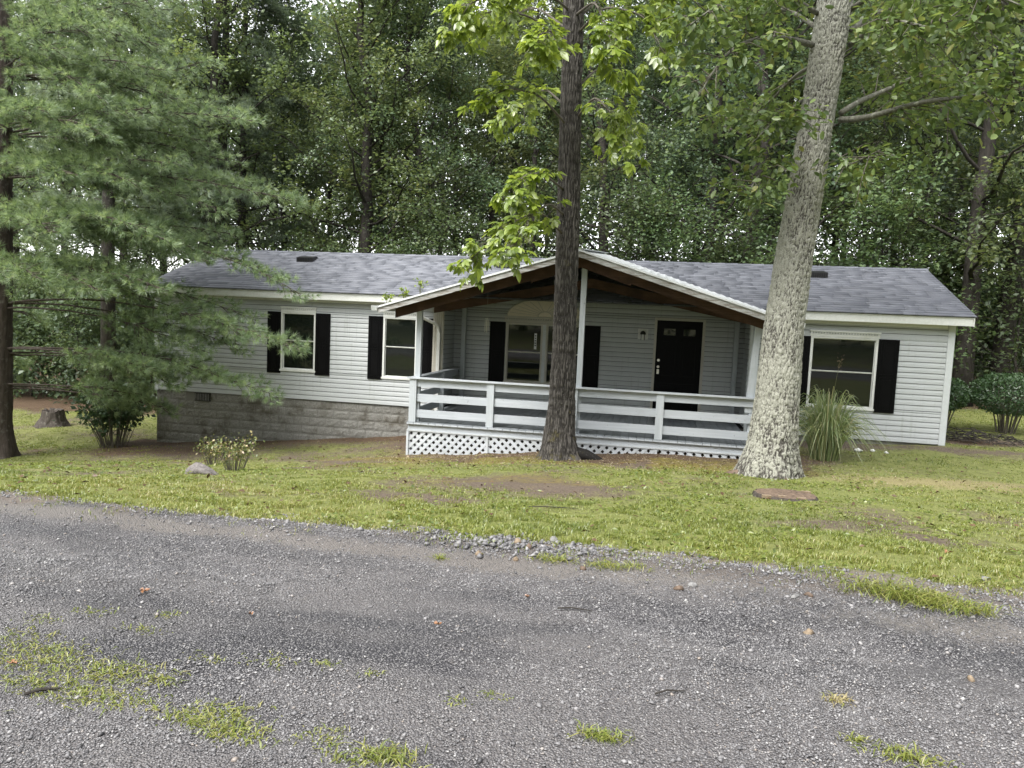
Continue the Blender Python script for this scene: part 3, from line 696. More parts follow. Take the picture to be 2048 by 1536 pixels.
# railing
rl = pb(MB().box(8.03, 14.36, YP-.09, YP+.055, .866, .892), 'railing', M['rail'])
PX = [(8.075, .135, True), (9.575, .135, False), (11.21, .10, True), (12.655, .135, False), (14.24, .125, True)]
xs_ = [8.075, 9.575, 11.21, 12.655, 14.30]
for p0, p1 in zip(xs_, xs_[1:]):
    for z0, z1 in ((.72, .8655), (.437, .582), (.14, .287)):
        dz = random.gauss(0, .004); pb(MB().box(p0+.01, p1+.02, YP-.022, YP+.016, z0+dz, z1+dz-.001), 'rail', M['rail'], rl)
for x, wd, tall in PX:
    if x in (8.075, 9.575, 12.655): pb(MB().box(x, x+wd, YP-.062, YP-.0225, -.03 if x > 9 else .03, .865), 'face_board', M['post'], rl)
    if x not in (9.575, 12.655):
        zt = 2.28 if x != 11.21 else 3.05
        x0_ = x+.075 if x < 9 else x
        pb(MB().box(x0_, x0_+.098, YP+.018, YP+.112, DZ, zt), 'roof_post', M['post'], rl)
    else: pb(MB().box(x+.02, x+.11, YP+.017, YP+.107, DZ, .86), 'post', M['post'], rl)
pb(MB().beam((14.225, YP+.02, .62), (14.30, YP+.02, 2.15), .11, .03, (0, 1, 0)), 'leaning_board', M['post'], rl)
pb(MB().box(11.205, 11.255, YP-.06, YP-.0225, -.02, .865), 'face_board', M['post'], rl)
# left side railing back to the house
pb(MB().box(8.05, 8.195, YP+.056, .74, .866, .892), 'rail_cap', M['rail'], rl)
for z0, z1 in ((.72, .8655), (.437, .582), (.14, .287)): pb(MB().box(8.10, 8.138, YP+.114, .75, z0, z1), 'rail', M['rail'], rl)
pb(MB().box(8.14, 8.235, -.75, -.66, DZ, .865), 'post', M['post'], rl)
pb(MB().box(8.19, 8.29, .68, .775, DZ, 2.30), 'roof_post', M['post'], rl)
pb(MB().box(14.21, 14.31, .68, .775, DZ, 2.30), 'roof_post', M['post'], rl)
# lattice skirt
lat = pb(MB().box(8.05, 14.34, YP-.075, YP-.055, -.128, -.10), 'lattice_skirt', M['lattice'])
def lat_bottom(x): return float(terr(x, YP-.1))-.02
ups = [8.05, 9.60, 11.15, 12.68, 14.30]
for x in ups: pb(MB().box(x, x+.042, YP-.082, YP-.0625, lat_bottom(x)-.05, -.14), 'lattice_upright', M['lattice'], lat)
pb(MB().box(8.05, 8.07, YP-.062, -.05, lat_bottom(8.05)-.1, -.10), 'side_skirt', M['lattice'], lat)
for pi, (p0, p1) in enumerate(zip(ups, ups[1:])):
    for layer in (0, 1):
        sgn = 1 if (layer == 0) == (pi % 2 == 0) else -1; yo = YP-.0545 - (.0 if layer else .0) + (.0 if layer == 0 else .008); wdt = .056; step = .148
        x = p0-.8
        while x < p1+.8:
            # slat: line at 45 degrees, x + sgn*(z) ; clip to panel
            ztop = -.10; best = []
            for k_ in range(80):
                z = ztop-.01*k_; xx = x+sgn*(ztop-z)*-1
                if p0+.03 < xx < p1+.01 and z > lat_bottom(xx)-.02: best.append((xx, z))
            if len(best) > 5:
                (xa_, za), (xb_, zb) = best[0], best[-1]
                pb(MB().beam((xa_, yo, za), (xb_, yo, zb), .007, wdt, (-(zb-za), 0, xb_-xa_)), 'slat', M['lattice'], lat)
            x += step
# gabled metal roof (ridge rises towards the house)
PK = 11.2; HW = 3.66
def proof(x, y): return 3.315+.082*(y+2.8)-.305*abs(x-PK)
def proof_back(x):   # where the sheet meets the shingles
    # 3.315+.082(y+2.8)-.305dx = EZ+SL(y-EY)+.03
    dx = abs(x-PK); return (3.315+.082*2.8-.305*dx-EZ+SL*EY-.03)/(SL-.082)
rs = []
for side in (-1, 1):
    n = 74; V, F = [], []
    for i in range(n+1):
        for sub in range(1):
            dx = HW*i/n; x = PK+side*dx; rib = .016 if i % 3 == 0 else 0
            yb = min(max(proof_back(x), -.1), 2.75)
            for y in (-2.86, yb): V.append((x, y, proof(x, y)+rib-.012)); V.append((x, y, proof(x, y)+rib-.0135-.003))
    for i in range(n):
        k_ = i*4; F += [(k_, k_+2, k_+6, k_+4), (k_+1, k_+5, k_+7, k_+3), (k_, k_+4, k_+5, k_+1), (k_+2, k_+3, k_+7, k_+6)]
    m_ = MB(); m_.add(V, F); rs.append(m_)
proof_o = pb(MB().beam((PK, -2.87, 3.317), (PK, 2.6, proof(PK, 2.6)+.012), .22, .012), 'porch_roof', M['metal'])
for m_ in rs: pb(m_, 'metal_sheet', M['metal'], proof_o)
for side in (-1, 1):
    def rp(dx, y, off): return (PK+side*dx, y, proof(PK+side*dx, y)+off)
    pb(MB().prism([(0, -.13), (0, -.02), (HW, -.02), (HW, -.13)], lambda dx, off, e: rp(dx, -2.845+.035*e, off)), 'fascia_board', M['fascia'], proof_o)
    pb(MB().prism([(0, -.028), (0, .006), (HW+.02, .006), (HW+.02, -.028)], lambda dx, off, e: rp(dx, -2.868+.018*e, off)), 'drip_edge', M['metal'], proof_o)
    pb(MB().prism([(0, -.30), (0, -.115), (3.46, -.115), (3.46, -.30)], lambda dx, off, e: rp(dx, YP-.03+.042*e, off)), 'front_rafter', M['brown'], proof_o)
    pb(MB().prism([(.9, -.34), (0, -.31), (0, -.31), (0, -.26), (.9, -.26)], lambda dx, off, e: rp(dx, YP-.028+.038*e, off)), 'peak_gusset', M['brown'], proof_o)
    # rear rafter, flatter
    def bz(dx): return 2.80-.20*dx-.03*max(0, .6-dx)
    pb(MB().prism([(0, 0), (0, .19), (3.4, .19), (3.4, 0)], lambda dx, off, e: (PK+side*dx, -.22+.045*e, bz(dx)+off)), 'rear_rafter', M['brown'], proof_o)
    for dx in (.28, .92, 1.58, 2.24, 2.9, 3.5):
        pb(MB().beam(rp(dx, -2.80, -.066), rp(dx, .12 if dx > .5 else .3, -.066), .04, .088), 'purlin', M['browny'], proof_o)
    gx_ = PK+side*(HW+.055)
    gprof = [(-.05, 0), (.05, 0), (.062, .09), (.056, .09), (.045, .006), (-.045, .006), (-.045, .09), (-.05, .09)]
    pb(MB().prism(gprof, lambda a_, b_, e: (gx_+a_*side, -2.885 if e == 0 else -.28, proof(PK+HW, -2.8)-.085+b_)), 'gutter', M['trim'], proof_o)
gl = PK-HW-.055
ds = pb(MB().tube([(gl, -.35, 2.13), (gl+.02, -.33, 2.06), (gl+.14, -.24, 1.98), (gl+.30, -.14, 1.90), (gl+.385, -.085, 1.82), (gl+.40, -.075, 1.70)], .038, 8), 'downspout', M['trim'], proof_o)
pb(MB().box(gl+.365, gl+.435, -.11, -.045, -.55, 1.70), 'downspout', M['trim'], proof_o)
# wind chime
ch = empty('wind_chime', (9.22, -1.2, 2.45)); tag(ch, 'small metal wind chime on an S-hook under the porch roof', 'wind chime')
cb = lambda mb, n, m_: hb(mb, n, m_, ch)
zc = proof(9.22, -1.2)-.11
cb(MB().tube([(9.22+.022*math.sin(t*6.283), -1.2, zc-t*.14) for t in np.linspace(0, 1, 14)], .004, 5), 'hook', M['chrome'])
cb(MB().tube([(9.22, -1.2, zc-.14), (9.22, -1.2, 2.05)], .0018, 4), 'cord', M['cream'])
cb(MB().tube([(9.22, -1.2, 2.055), (9.22, -1.2, 2.045)], .045, 10), 'top_plate', M['chrome'])
for i in range(4):
    a = i*1.571+.4; x, y = 9.22+.035*math.cos(a), -1.2+.035*math.sin(a); cb(MB().tube([(x, y, 2.02), (x, y, 1.82-.02*i)], .007, 6), 'chime_tube', M['chrome'])
# weeds growing out of the gutter and roof edge
def sprig(P, label, n=14, h=.16, mat='leaf_hick'):
    e = empty('gutter_weed', P); tag(e, label, 'weed', 'weeds growing on the porch roof edge'); st_ = MB(); V, F, r_ = [], [], []
    for i in range(4): st_.tube([(P[0], P[1], P[2]-.03), (P[0]+random.gauss(0, .03), P[1], P[2]+h*.6), (P[0]+random.gauss(0, .06), P[1], P[2]+h)], .004, 4)
    hb(st_, 'stem', M['stem'], e)
    c = np.array(P)+rng.normal(0, 1, (n*2, 3))*[.05, .03, .04]+[0, 0, h*.7]; o = leaves_obj('leaf_cluster', c, rand_unit(n*2)+[0, 0, .3], rand_unit(n*2)+[0, -.3, .8], .08, .04, M[mat]); o.parent = e; o.matrix_parent_inverse = pinv(e)
def leaf_arrays(c, d, nrm, L, W, fold=.12):
    n = len(c); d = unit(np.asarray(d, float)); s = unit(np.cross(d, nrm)); nn = np.cross(s, d)
    L = np.broadcast_to(np.asarray(L, float), (n,))[:, None]; W = np.broadcast_to(np.asarray(W, float), (n,))[:, None]
    V = np.stack([c, c+d*L*.45+s*W*.5+nn*W*fold, c+d*L-nn*L*.08, c+d*L*.45-s*W*.5+nn*W*fold], 1)
    b = np.arange(n)[:, None]*4; F = np.concatenate([b+[0, 1, 2], b+[0, 2, 3]], 1).reshape(-1, 3)
    return V.reshape(-1, 3), F
def leaf6_arrays(c, d, nrm, L, W, fold=.10):
    n = len(c); d = unit(np.asarray(d, float)); s = unit(np.cross(d, nrm)); nn = np.cross(s, d); L = np.broadcast_to(np.asarray(L, float), (n,))[:, None]; W = np.broadcast_to(np.asarray(W, float), (n,))[:, None]
    V = np.stack([c, c+d*L*.28+s*W*.42+nn*W*fold, c+d*L*.68+s*W*.46+nn*(W*fold-L*.04), c+d*L-nn*L*.12, c+d*L*.68-s*W*.46+nn*(W*fold-L*.04), c+d*L*.28-s*W*.42+nn*W*fold], 1)
    b = np.arange(n)[:, None]*6; return V.reshape(-1, 3), np.concatenate([b+[0, 1, 2], b+[0, 2, 3], b+[0, 3, 4], b+[0, 4, 5]], 1).reshape(-1, 3)
def leaves_obj(name, c, d, nrm, L, W, mat, parent=None, rnd=None, fold=.12):
    V, F = leaf_arrays(c, d, nrm, L, W, fold); r_ = rng.random(len(c)) if rnd is None else rnd
    return obj(name, tri_mesh(name, V, F, mat, False, {'rnd': np.repeat(r_, 4)}), parent)
sprig((7.70, -2.80, proof(7.70, -2.8)), 'leftmost yellow-green weed sprouting at the porch roof corner above the gutter end')
sprig((8.02, -2.80, proof(8.02, -2.8)), 'middle yellow-green weed sprouting along the left porch roof edge', 16, .17)
sprig((8.33, -2.80, proof(8.33, -2.8)), 'tallest and rightmost weed sprouting on the left porch roof edge', 10, .24)

# ================================================================== NEAR TREES
def bark_trunk(path, radii, nseg, nz, ridge, rscale, zs, flare=0.0, lobes=5, seed=0):
    """trunk with real bark relief; path/radii control points -> V,F,attrs"""
    P = np.asarray(path, float); t = np.linspace(0, 1, len(P)); tt = np.linspace(0, 1, nz)**1.0
    C = np.stack([np.interp(tt, t, P[:, i]) for i in range(3)], -1); r = np.interp(tt, t, radii)
    for _ in range(12):   # smooth the polyline
        C[1:-1] = (C[:-2]+2*C[1:-1]+C[2:])/4; r[1:-1] = (r[:-2]+2*r[1:-1]+r[2:])/4
    th = np.linspace(0, 2*np.pi, nseg, endpoint=False); h = C[:, 2]-C[0, 2]
    TH, H = np.meshgrid(th, h); RR = np.repeat(r[:, None], nseg, 1)
    fl = flare*np.exp(-H/.22)*(.55+.45*np.cos(lobes*TH+.7*seed+.6*np.sin(2*TH+seed))); RR = RR*(1+np.maximum(fl, -.1))
    cx, sy_ = np.cos(TH), np.sin(TH)
    wob = (fbm(cx*3+9, sy_*3+9, H*1.2, seed, 3)-.5)*.10; RR = RR*(1+wob)
    a = TH/(2*np.pi)*nseg
    wx = fbm(cx*6+5, sy_*6+5, H*3.2, seed+3, 3)-.5
    u, v = cx*rscale+wx*1.5+20, sy_*rscale+wx*1.5+20
    n1 = np.abs(fbm(u, v, H*zs, seed+7, 3)*2-1); n2 = fbm(u*2.4, v*2.4, H*zs*3.5, seed+9, 3)
    rel = np.clip(n1*2.4, 0, 1)*.75+n2*.35
    RR = RR+(rel-.6)*ridge
    V = C[:, None, :]+np.stack([RR*cx, RR*sy_, np.zeros_like(RR)], -1)
    i = np.arange(nz-1)[:, None]*nseg; j = np.arange(nseg)[None]; F = np.stack([i+j, i+(j+1) % nseg, i+nseg+(j+1) % nseg, i+nseg+j], -1).reshape(-1, 4)
    return V.reshape(-1, 3), F, {'rel': np.clip(rel, 0, 1).ravel(), 'hgt': np.exp(-H/.5).ravel()}, (C, r)
def world_child(o, parent): o.parent = parent; o.matrix_parent_inverse = pinv(parent); return o
def bez(p0, p1, p2, n=10):
    t = np.linspace(0, 1, n)[:, None]; return (1-t)**2*np.asarray(p0)+2*t*(1-t)*np.asarray(p1)+t*t*np.asarray(p2)
def poly(pts, n=14):
    P = np.asarray(pts, float); d = np.concatenate([[0], np.cumsum(np.linalg.norm(np.diff(P, axis=0), axis=1))]); s = np.linspace(0, d[-1], n)
    C = np.stack([np.interp(s, d, P[:, i]) for i in range(3)], -1)
    for _ in range(2): C[1:-1] = (C[:-2]+2*C[1:-1]+C[2:])/4
    return C

def rpx(P, w_): return w_/2*float((np.asarray(P)-CAM)@FW)/FPX
# ---- dark hickory in front of the porch
hk = PT['hick']; hz0 = float(terr(hk[0], hk[1]))
HT = empty('hickory_tree', (hk[0], hk[1], hz0)); tag(HT, 'tall dark rough-barked tree with bright green leaves standing before the porch', 'tree')
HY = hk[1]
def hp(px, py, dy=0): return atY(px, py, HY+dy)
cpts = [(hk[0], HY, hz0-.12), (hk[0], HY, hz0+.05), hp(1119, 865), hp(1124, 800), hp(1128, 700), hp(1131, 600), hp(1136, 460), hp(1139, 330), hp(1143, 170), hp(1147, 20), hp(1153, -150), hp(1165, -450), hp(1180, -900)]
for q in range(2, len(cpts)): cpts[q] = np.array(cpts[q])
V, F, A, (HC, HR) = bark_trunk(cpts, [.33, .31]+[rpx(q, w_) for q, w_ in zip(cpts[2:], (61, 52, 46, 44, 44.5, 43, 40, 41, 40, 36, 22))], 160, 800, .030, 14.0, 6.5, .5, 5, 3)
world_child(obj('trunk', tri_mesh('hickory_trunk', V, F, M['bark_dark'], True, A)), HT)
rt = MB(); b0 = np.array([hk[0]+.25, HY-.02, hz0+.10]); rt.tube([b0, b0+[.2, -.03, -.01], b0+[.42, -.03, -.10], b0+[.6, -.02, -.2]], [.13, .10, .075, .03], 9)
hb(rt, 'root', M['bark_dark'], HT, True)
lp = MB()
for i in range(9):
    x, z = hk[0]-.28+rng.random()*.2, hz0+.04+rng.random()*.16; lp.box(x, x+.03+rng.random()*.03, HY-.36+.10*abs(x-hk[0]), HY-.30, z, z+.03+rng.random()*.04)
# compound-leaf variants
def leaflet(base, d, nrm, L, W):
    d = unit(d); s = unit(np.cross(d, nrm)); n_ = np.cross(s, d); V = []; prof = [(0, 0), (.2, .55), (.48, 1), (.78, .62), (1, 0)]
    mid = [base+d*L*t-n_*L*.16*t*t for t, _ in prof]
    V = [mid[0]]+[m+s*W*.5*w_+n_*W*.10*w_ for m, (t, w_) in zip(mid[1:4], prof[1:4])]+[mid[4]]+[m-s*W*.5*w_+n_*W*.10*w_ for m, (t, w_) in zip(mid[1:4], prof[1:4])]+[mid[2]]
    F = [(0, 1, 8), (1, 2, 8), (2, 3, 8), (3, 4, 8), (4, 7, 8), (7, 6, 8), (6, 5, 8), (5, 0, 8)]
    return np.array(V), np.array(F)
def compound(seed, k=5):
    r0 = np.random.default_rng(seed); V, F, A_ = [], [], []; n = 0
    for i in range(k):
        a = (i-(k-1)/2)*(.62 if k == 5 else .5)+r0.normal(0, .08); L = (.17 if i == k//2 else .145 if abs(i-k//2) == 1 else .10)*(1+r0.normal(0, .08))
        d = np.array([math.sin(a), math.cos(a), -.25+r0.normal(0, .12)]); nr = np.array([r0.normal(0, .25), .1, 1.0])
        base = np.array([0, .10+(0 if abs(i-k//2) < 2 else -.025), -.01]); v, f = leaflet(base, d, nr, L, L*.50); V.append(v); F.append(f+n); n += len(v); A_ += [r0.random()]*len(v)
    st_ = np.array([[-.003, 0, 0], [.003, 0, 0], [0, .11, -.01]]); V.append(st_); F.append(np.array([[n, n+1, n+2]])); A_ += [.1]*3
    return tri_mesh('leaf', np.concatenate(V), np.concatenate(F), M['leaf_hick'], False, {'rnd': np.array(A_)})
CL = [compound(i) for i in range(9)]
# branches: control points (px, py, dy)
HB = [[(1128, 470, -.1), (1080, 420, -.7), (1030, 440, -1.1), (985, 480, -1.4), (940, 520, -1.6)], [(1128, 380, -.1), (1090, 350, -.8), (1055, 345, -1.3), (1020, 380, -1.6)],
      [(1128, 430, -.1), (1100, 405, -.9), (1060, 430, -1.5), (1030, 490, -1.9)], [(1133, 250, -.1), (1080, 190, -.6), (1020, 175, -1.0), (975, 195, -1.3)],
      [(1133, 215, 0), (1090, 175, .6), (1050, 200, 1.0), (1010, 240, 1.2)], [(1136, 90, -.1), (1060, 30, -.6), (980, 20, -1.1), (905, 55, -1.5)], [(1136, 60, .1), (1070, 10, .8), (1000, 45, 1.3), (940, 60, 1.6)],
      [(1138, 20, -.1), (1090, -20, -.9), (1020, -20, -1.6), (930, 10, -1.9)], [(1138, 120, 0), (1100, 80, -1.2), (1085, 60, -2.0), (1070, 90, -2.4)],
      [(1150, 240, 0), (1190, 190, -.5), (1225, 230, -.9), (1250, 300, -1.2)], [(1150, 180, .1), (1200, 130, .5), (1245, 180, .8), (1265, 270, .9)], [(1152, 70, 0), (1210, 10, -.6), (1290, 30, -1.1), (1330, 110, -1.4)],
      [(1152, 40, .1), (1230, -30, .7), (1300, -10, 1.2), (1345, 40, 1.5)], [(1152, 30, -.1), (1190, 0, -1.0), (1215, 60, -1.6), (1235, 130, -1.9)], 
      [(1152, 0, 0), (1220, -60, -.4), (1300, -40, -.9), (1360, 10, -1.2)], [(1152, -60, 0), (1220, -130, -.8), (1300, -150, -1.4), (1400, -110, -1.8)], [(1140, -60, 0), (1060, -130, -.7), (960, -120, -1.3), (880, -80, -1.7)],
      [(1152, -200, 0), (1260, -300, 1.0), (1400, -300, 1.8)], [(1140, -200, 0), (1020, -290, 1.0), (880, -290, 1.8)]]
br = MB(); spots = []
for cps in HB:
    pts = poly([hp(*c) for c in cps], 16); br.tube(pts, np.linspace(.022, .005, 16), 6)
    seglen = np.linalg.norm(pts[-1]-pts[0])
    for k_ in range(int(14+seglen*10)):
        t = .28+.72*rng.random()**.8; i = min(int(t*15), 14); p = pts[i]+(pts[i+1]-pts[i])*rng.random()
        dr = unit((pts[min(i+1, 15)]-pts[max(i-1, 0)]))+rng.normal(0, .75, 3)*[1, 1, .45]; dr[2] -= .15; dr = unit(dr); tl = .10+.38*rng.random()*(1.1-t*.5); q = p+dr*tl
        br.tube([p, p+dr*tl*.5+[0, 0, .02], q], [.005, .004, .003], 4, False)
        for e in range(rng.integers(2, 4)): spots.append((q+rng.normal(0, .03, 3), unit(dr+rng.normal(0, .6, 3)*[1, 1, .4])))
hb(br, 'branches', M['twig'], HT, True)
random.shuffle(spots)
# those that show largest (in the picture) as leaf objects, the rest joined
def pxy(P):
    d = np.asarray(P)-CAM; z = d@FW; return 1024+FPX*(d@RT)/z, 768-FPX*(d@UP)/z
vis = [s for s in spots if -10 < pxy(s[0])[1] < 1536]; hid = [s for s in spots if not -10 < pxy(s[0])[1] < 1536]
vis.sort(key=lambda s: s[0][1])
def leaf_matrix(p, d, sc):
    d = unit(d); nrm = unit(np.array([rng.normal(0, .35), rng.normal(0, .35), 1.0])); x = unit(np.cross(d, nrm)); z = np.cross(x, d)
    m_ = Matrix.Identity(4)
    for i in range(3): m_[i][0], m_[i][1], m_[i][2], m_[i][3] = x[i]*sc, d[i]*sc, z[i]*sc, p[i]
    return m_
for p, d in vis[:290]:
    o = bpy.data.objects.new('leaf', random.choice(CL)); COL.objects.link(o); o.parent = HT; o.matrix_parent_inverse = pinv(HT); o.matrix_basis = leaf_matrix(p, d, .75+.35*rng.random())
VV, FF, AA, n = [], [], [], 0
def mesh_np(m_):
    v = np.empty(len(m_.vertices)*3, np.float32); m_.vertices.foreach_get('co', v); f = np.empty(len(m_.polygons)*3, np.int32); m_.loops.foreach_get('vertex_index', f)
    a = np.empty(len(m_.vertices), np.float32); m_.attributes['rnd'].data.foreach_get('value', a); return v.reshape(-1, 3), f.reshape(-1, 3), a
CLN = [mesh_np(m_) for m_ in CL]
for p, d in vis[290:]+hid:
    v, f, a = CLN[rng.integers(len(CLN))]; m_ = np.array(leaf_matrix(p, d, .75+.35*rng.random())); VV.append(v@m_[:3, :3].T+m_[:3, 3]); FF.append(f+n); AA.append(a); n += len(v)
world_child(obj('foliage', tri_mesh('hickory_foliage', np.concatenate(VV), np.concatenate(FF), M['leaf_hick'], False, {'rnd': np.concatenate(AA)})), HT)['kind'] = 'stuff'

# ---- lichen-covered oak leaning right
ok = PT['oak']; oz0 = float(terr(ok[0], ok[1])); OY = ok[1]
OT = empty('lichen_oak_tree', (ok[0], ok[1], oz0)); tag(OT, 'leaning tree trunk crusted with pale lichen in front of the right end of the porch', 'tree')
def op(px, py, dy=0): return atY(px, py, OY+dy)
cp = [(ok[0], OY, oz0-.15), (ok[0], OY, oz0+.02), op(1546, 880), op(1553, 812), op(1567, 656), op(1590, 500), op(1611, 380), op(1632, 250), op(1652, 120), op(1671, 0), op(1700, -180), op(1745, -480), op(1800, -900)]
V, F, A, (OC, OR) = bark_trunk(cp, [.47, .42]+[rpx(q, w_) for q, w_ in zip(cp[2:], (92, 85, 76, 70, 66, 64, 65, 66, 63, 52, 28))], 190, 1000, .028, 17.0, 11.0, .42, 4, 8)
world_child(obj('trunk', tri_mesh('oak_trunk', V, F, M['bark_lichen'], True, A)), OT)
OB = [([(1680, 240, 0), (1730, 238, -.3), (1790, 218, -.7), (1860, 200, -1.1), (1940, 195, -1.5), (2010, 172, -1.9), (2090, 150, -2.2)], .046), ([(1682, 226, 0), (1720, 200, .3), (1770, 182, .6), (1830, 150, 1.0), (1880, 155, 1.4), (1990, 175, 1.9)], .042),
      ([(1632, 92, 0), (1590, 80, -.4), (1540, 72, -.9), (1480, 85, -1.3), (1440, 120, -1.6), (1395, 195, -1.8)], .045), ([(1628, 130, 0), (1590, 150, .5), (1530, 215, 1.0), (1470, 235, 1.5), (1400, 240, 2.0)], .03),
      ([(1700, 90, 0), (1740, 60, -.6), (1800, 40, -1.2), (1870, 60, -1.7), (1920, 20, -2.0)], .04), ([(1702, 60, 0), (1760, 20, .7), (1850, 10, 1.4), (1960, 60, 2.0), (2060, 60, 2.4)], .04),
      ([(1640, 60, 0), (1580, 20, .6), (1500, 10, 1.2), (1420, 40, 1.8)], .035), ([(1640, 30, 0), (1560, -20, -.8), (1460, -10, -1.5), (1380, 50, -1.9)], .035), ([(1700, 20, 0), (1800, -50, -.9), (1920, -40, -1.7), (2040, 10, -2.3)], .04),
      ([(1665, 300, 0), (1700, 330, -.4), (1760, 300, -.9)], .012), ([(1600, 330, 0), (1560, 320, -.4), (1520, 345, -.8), (1500, 380, -1.0)], .012), ([(1605, 200, 0), (1550, 240, -.6), (1500, 290, -1.1)], .02),
      ([(1700, -100, 0), (1850, -220, .9), (2050, -200, 1.8)], .05), ([(1690, -100, 0), (1550, -220, .9), (1400, -200, 1.8)], .05), ([(1720, -250, 0), (1850, -420, -1.2), (2000, -420, -2.2)], .05), ([(1720, -250, 0), (1600, -420, -1.2), (1450, -420, -2.2)], .05)]
br = MB(); LC, LD = [], []
for cps, r0 in OB:
    pts = poly([op(*c) for c in cps], 18); lm = MB(); lm.tube(pts, np.linspace(r0, .008, 18), 9); hb(lm, 'limb', M['bark_lichen_limb'] if 'bark_lichen_limb' in M else M['twig'], OT, True)
    ln = np.sum(np.linalg.norm(np.diff(pts, axis=0), axis=1))
    for k_ in range(int(ln*12)):
        t = .22+.78*rng.random(); i = min(int(t*17), 16); p = pts[i]; dr = unit(pts[i+1]-pts[i])*.6+rng.normal(0, .8, 3)*[1, 1, .6]; dr = unit(dr); tl = .25+.75*rng.random()*(1.15-.6*t); q = p+dr*tl+[0, 0, -.12*tl]
        br.tube([p, p+dr*tl*.5+[0, 0, .03], q], [.008, .006, .003], 4, False)
        for m2 in range(int(8+tl*18)):
            s = rng.random(); c = p+dr*tl*(.25+.75*s)+[0, 0, -.1*tl*s]+rng.normal(0, .08, 3); LC.append(c); LD.append(dr*.5+rng.normal(0, .7, 3)*[1, 1, .5]+[0, 0, -.25])
hb(br, 'twigs', M['twig'], OT)['kind'] = 'stuff'
LC, LD = np.array(LC), np.array(LD); n = len(LC)
V, F = leaf6_arrays(LC, LD, rng.normal(0, .45, (n, 3))+[0, 0, 1], .085+.06*rng.random(n), .05+.03*rng.random(n)); o = obj('foliage', tri_mesh('oak_foliage', V, F, M['leaf_oak'], False, {'rnd': np.repeat(rng.random(n), 6)})); world_child(o, OT)['kind'] = 'stuff'
print('oak leaves', n)

# ---- white pine at the left edge
def tufts(P, D, nn, L, W, spread=.75):
    """needle tufts at P pointing D -> V,F"""
    k = len(P); Pn = np.repeat(P, nn, 0); Dn = unit(np.repeat(D, nn, 0)+rand_unit(k*nn)*spread); Ln = L*(.75+.45*rng.random(k*nn))[:, None]
    Dn[:, 2] -= .12; Dn = unit(Dn); s = unit(np.cross(Dn, rand_unit(k*nn)))*W/2
    V = np.stack([Pn-s, Pn+s, Pn+Dn*Ln], 1).reshape(-1, 3); return V, np.arange(len(V)).reshape(-1, 3)
def pine_limb(pts, bm, TP, TD, TR, r0=.03, dens=1.0, blen=1.0, tmin=.22):
    n = len(pts); pts = pts+np.concatenate([np.zeros((1, 3)), np.cumsum(rng.normal(0, .022, (n-1, 3)), 0)])*[1, 1, .8]; bm.tube(pts, np.linspace(r0, .006, n), 6)
    ln = np.sum(np.linalg.norm(np.diff(pts, axis=0), axis=1)); nb = int(ln*9*dens)
    for k_ in range(nb):
        t = tmin+(1-tmin)*(k_+rng.random())/nb; f = t*(n-1); i = min(int(f), n-2); p = pts[i]+(pts[i+1]-pts[i])*(f-i); d = unit(pts[i+1]-pts[i])
        side = unit(np.cross(d, [0, 0, 1.0]))*(1 if k_ % 2 else -1); bd = unit(d*(.75+.3*rng.random())+side*(.75+.3*rng.random())+np.array([0, 0, rng.normal(.0, .38)]))
        L = blen*(.28+.85*(1-t))*(.7+.5*rng.random()); q1 = p+bd*L*.5+[0, 0, .03*L]; q2 = p+bd*L+[0, 0, -.10*L]; bp = bez(p, q1*1.0, q2, 6)
        bm.tube(bp, np.linspace(.009, .003, 6), 4, False)
        m_ = max(3, int(L*11.0))
        for j in range(m_):
            s = .35+.65*(j+rng.random()*.6)/m_; g = s*5; i2 = min(int(g), 4); c = bp[i2]+(bp[i2+1]-bp[i2])*(g-i2)
            sd2 = unit(np.cross(bd, [0, 0, 1.0]))*(1 if j % 2 else -1); td = unit(bd+sd2*.7+np.array([0, 0, .30+rng.normal(0, .3)])); tl = .05+.14*rng.random()
            TP.append(c+td*tl); TD.append(td); TR.append(rng.random())
            if rng.random() < .25: TP.append(c+td*tl*.3); TD.append(unit(td+rng.normal(0, .4, 3))); TR.append(rng.random()*.6)
        TP.append(q2); TD.append(bd); TR.append(.5+.5*rng.random())
    TP.append(pts[-1]); TD.append(unit(pts[-1]-pts[-2])); TR.append(.8)
pk = PT['pine']; pz = float(terr(pk[0], pk[1])); PYv = pk[1]
PTREE = empty('white_pine_tree', (pk[0], pk[1], pz)); tag(PTREE, 'large pine at the left edge with long needled branches reaching over the house', 'tree')
def pp(px, py, dy=0): return atY(px, py, PYv+dy)
tops = [(pk[0], PYv, pz-.15), (pk[0], PYv, pz+.05), pp(2, 860), pp(2, 700), pp(2, 500), pp(2, 300), pp(3, 100), pp(4, -100), pp(8, -500), pp(14, -1100)]
V, F, A, (PC, PR) = bark_trunk(tops, [.33, .29, .215, .21, .205, .20, .19, .18, .14, .05], 60, 260, .03, 6, 3.0, .5, 5, 21)
world_child(obj('trunk', tri_mesh('pine_trunk', V, F, M['bark_pine'], True, A)), PTREE)
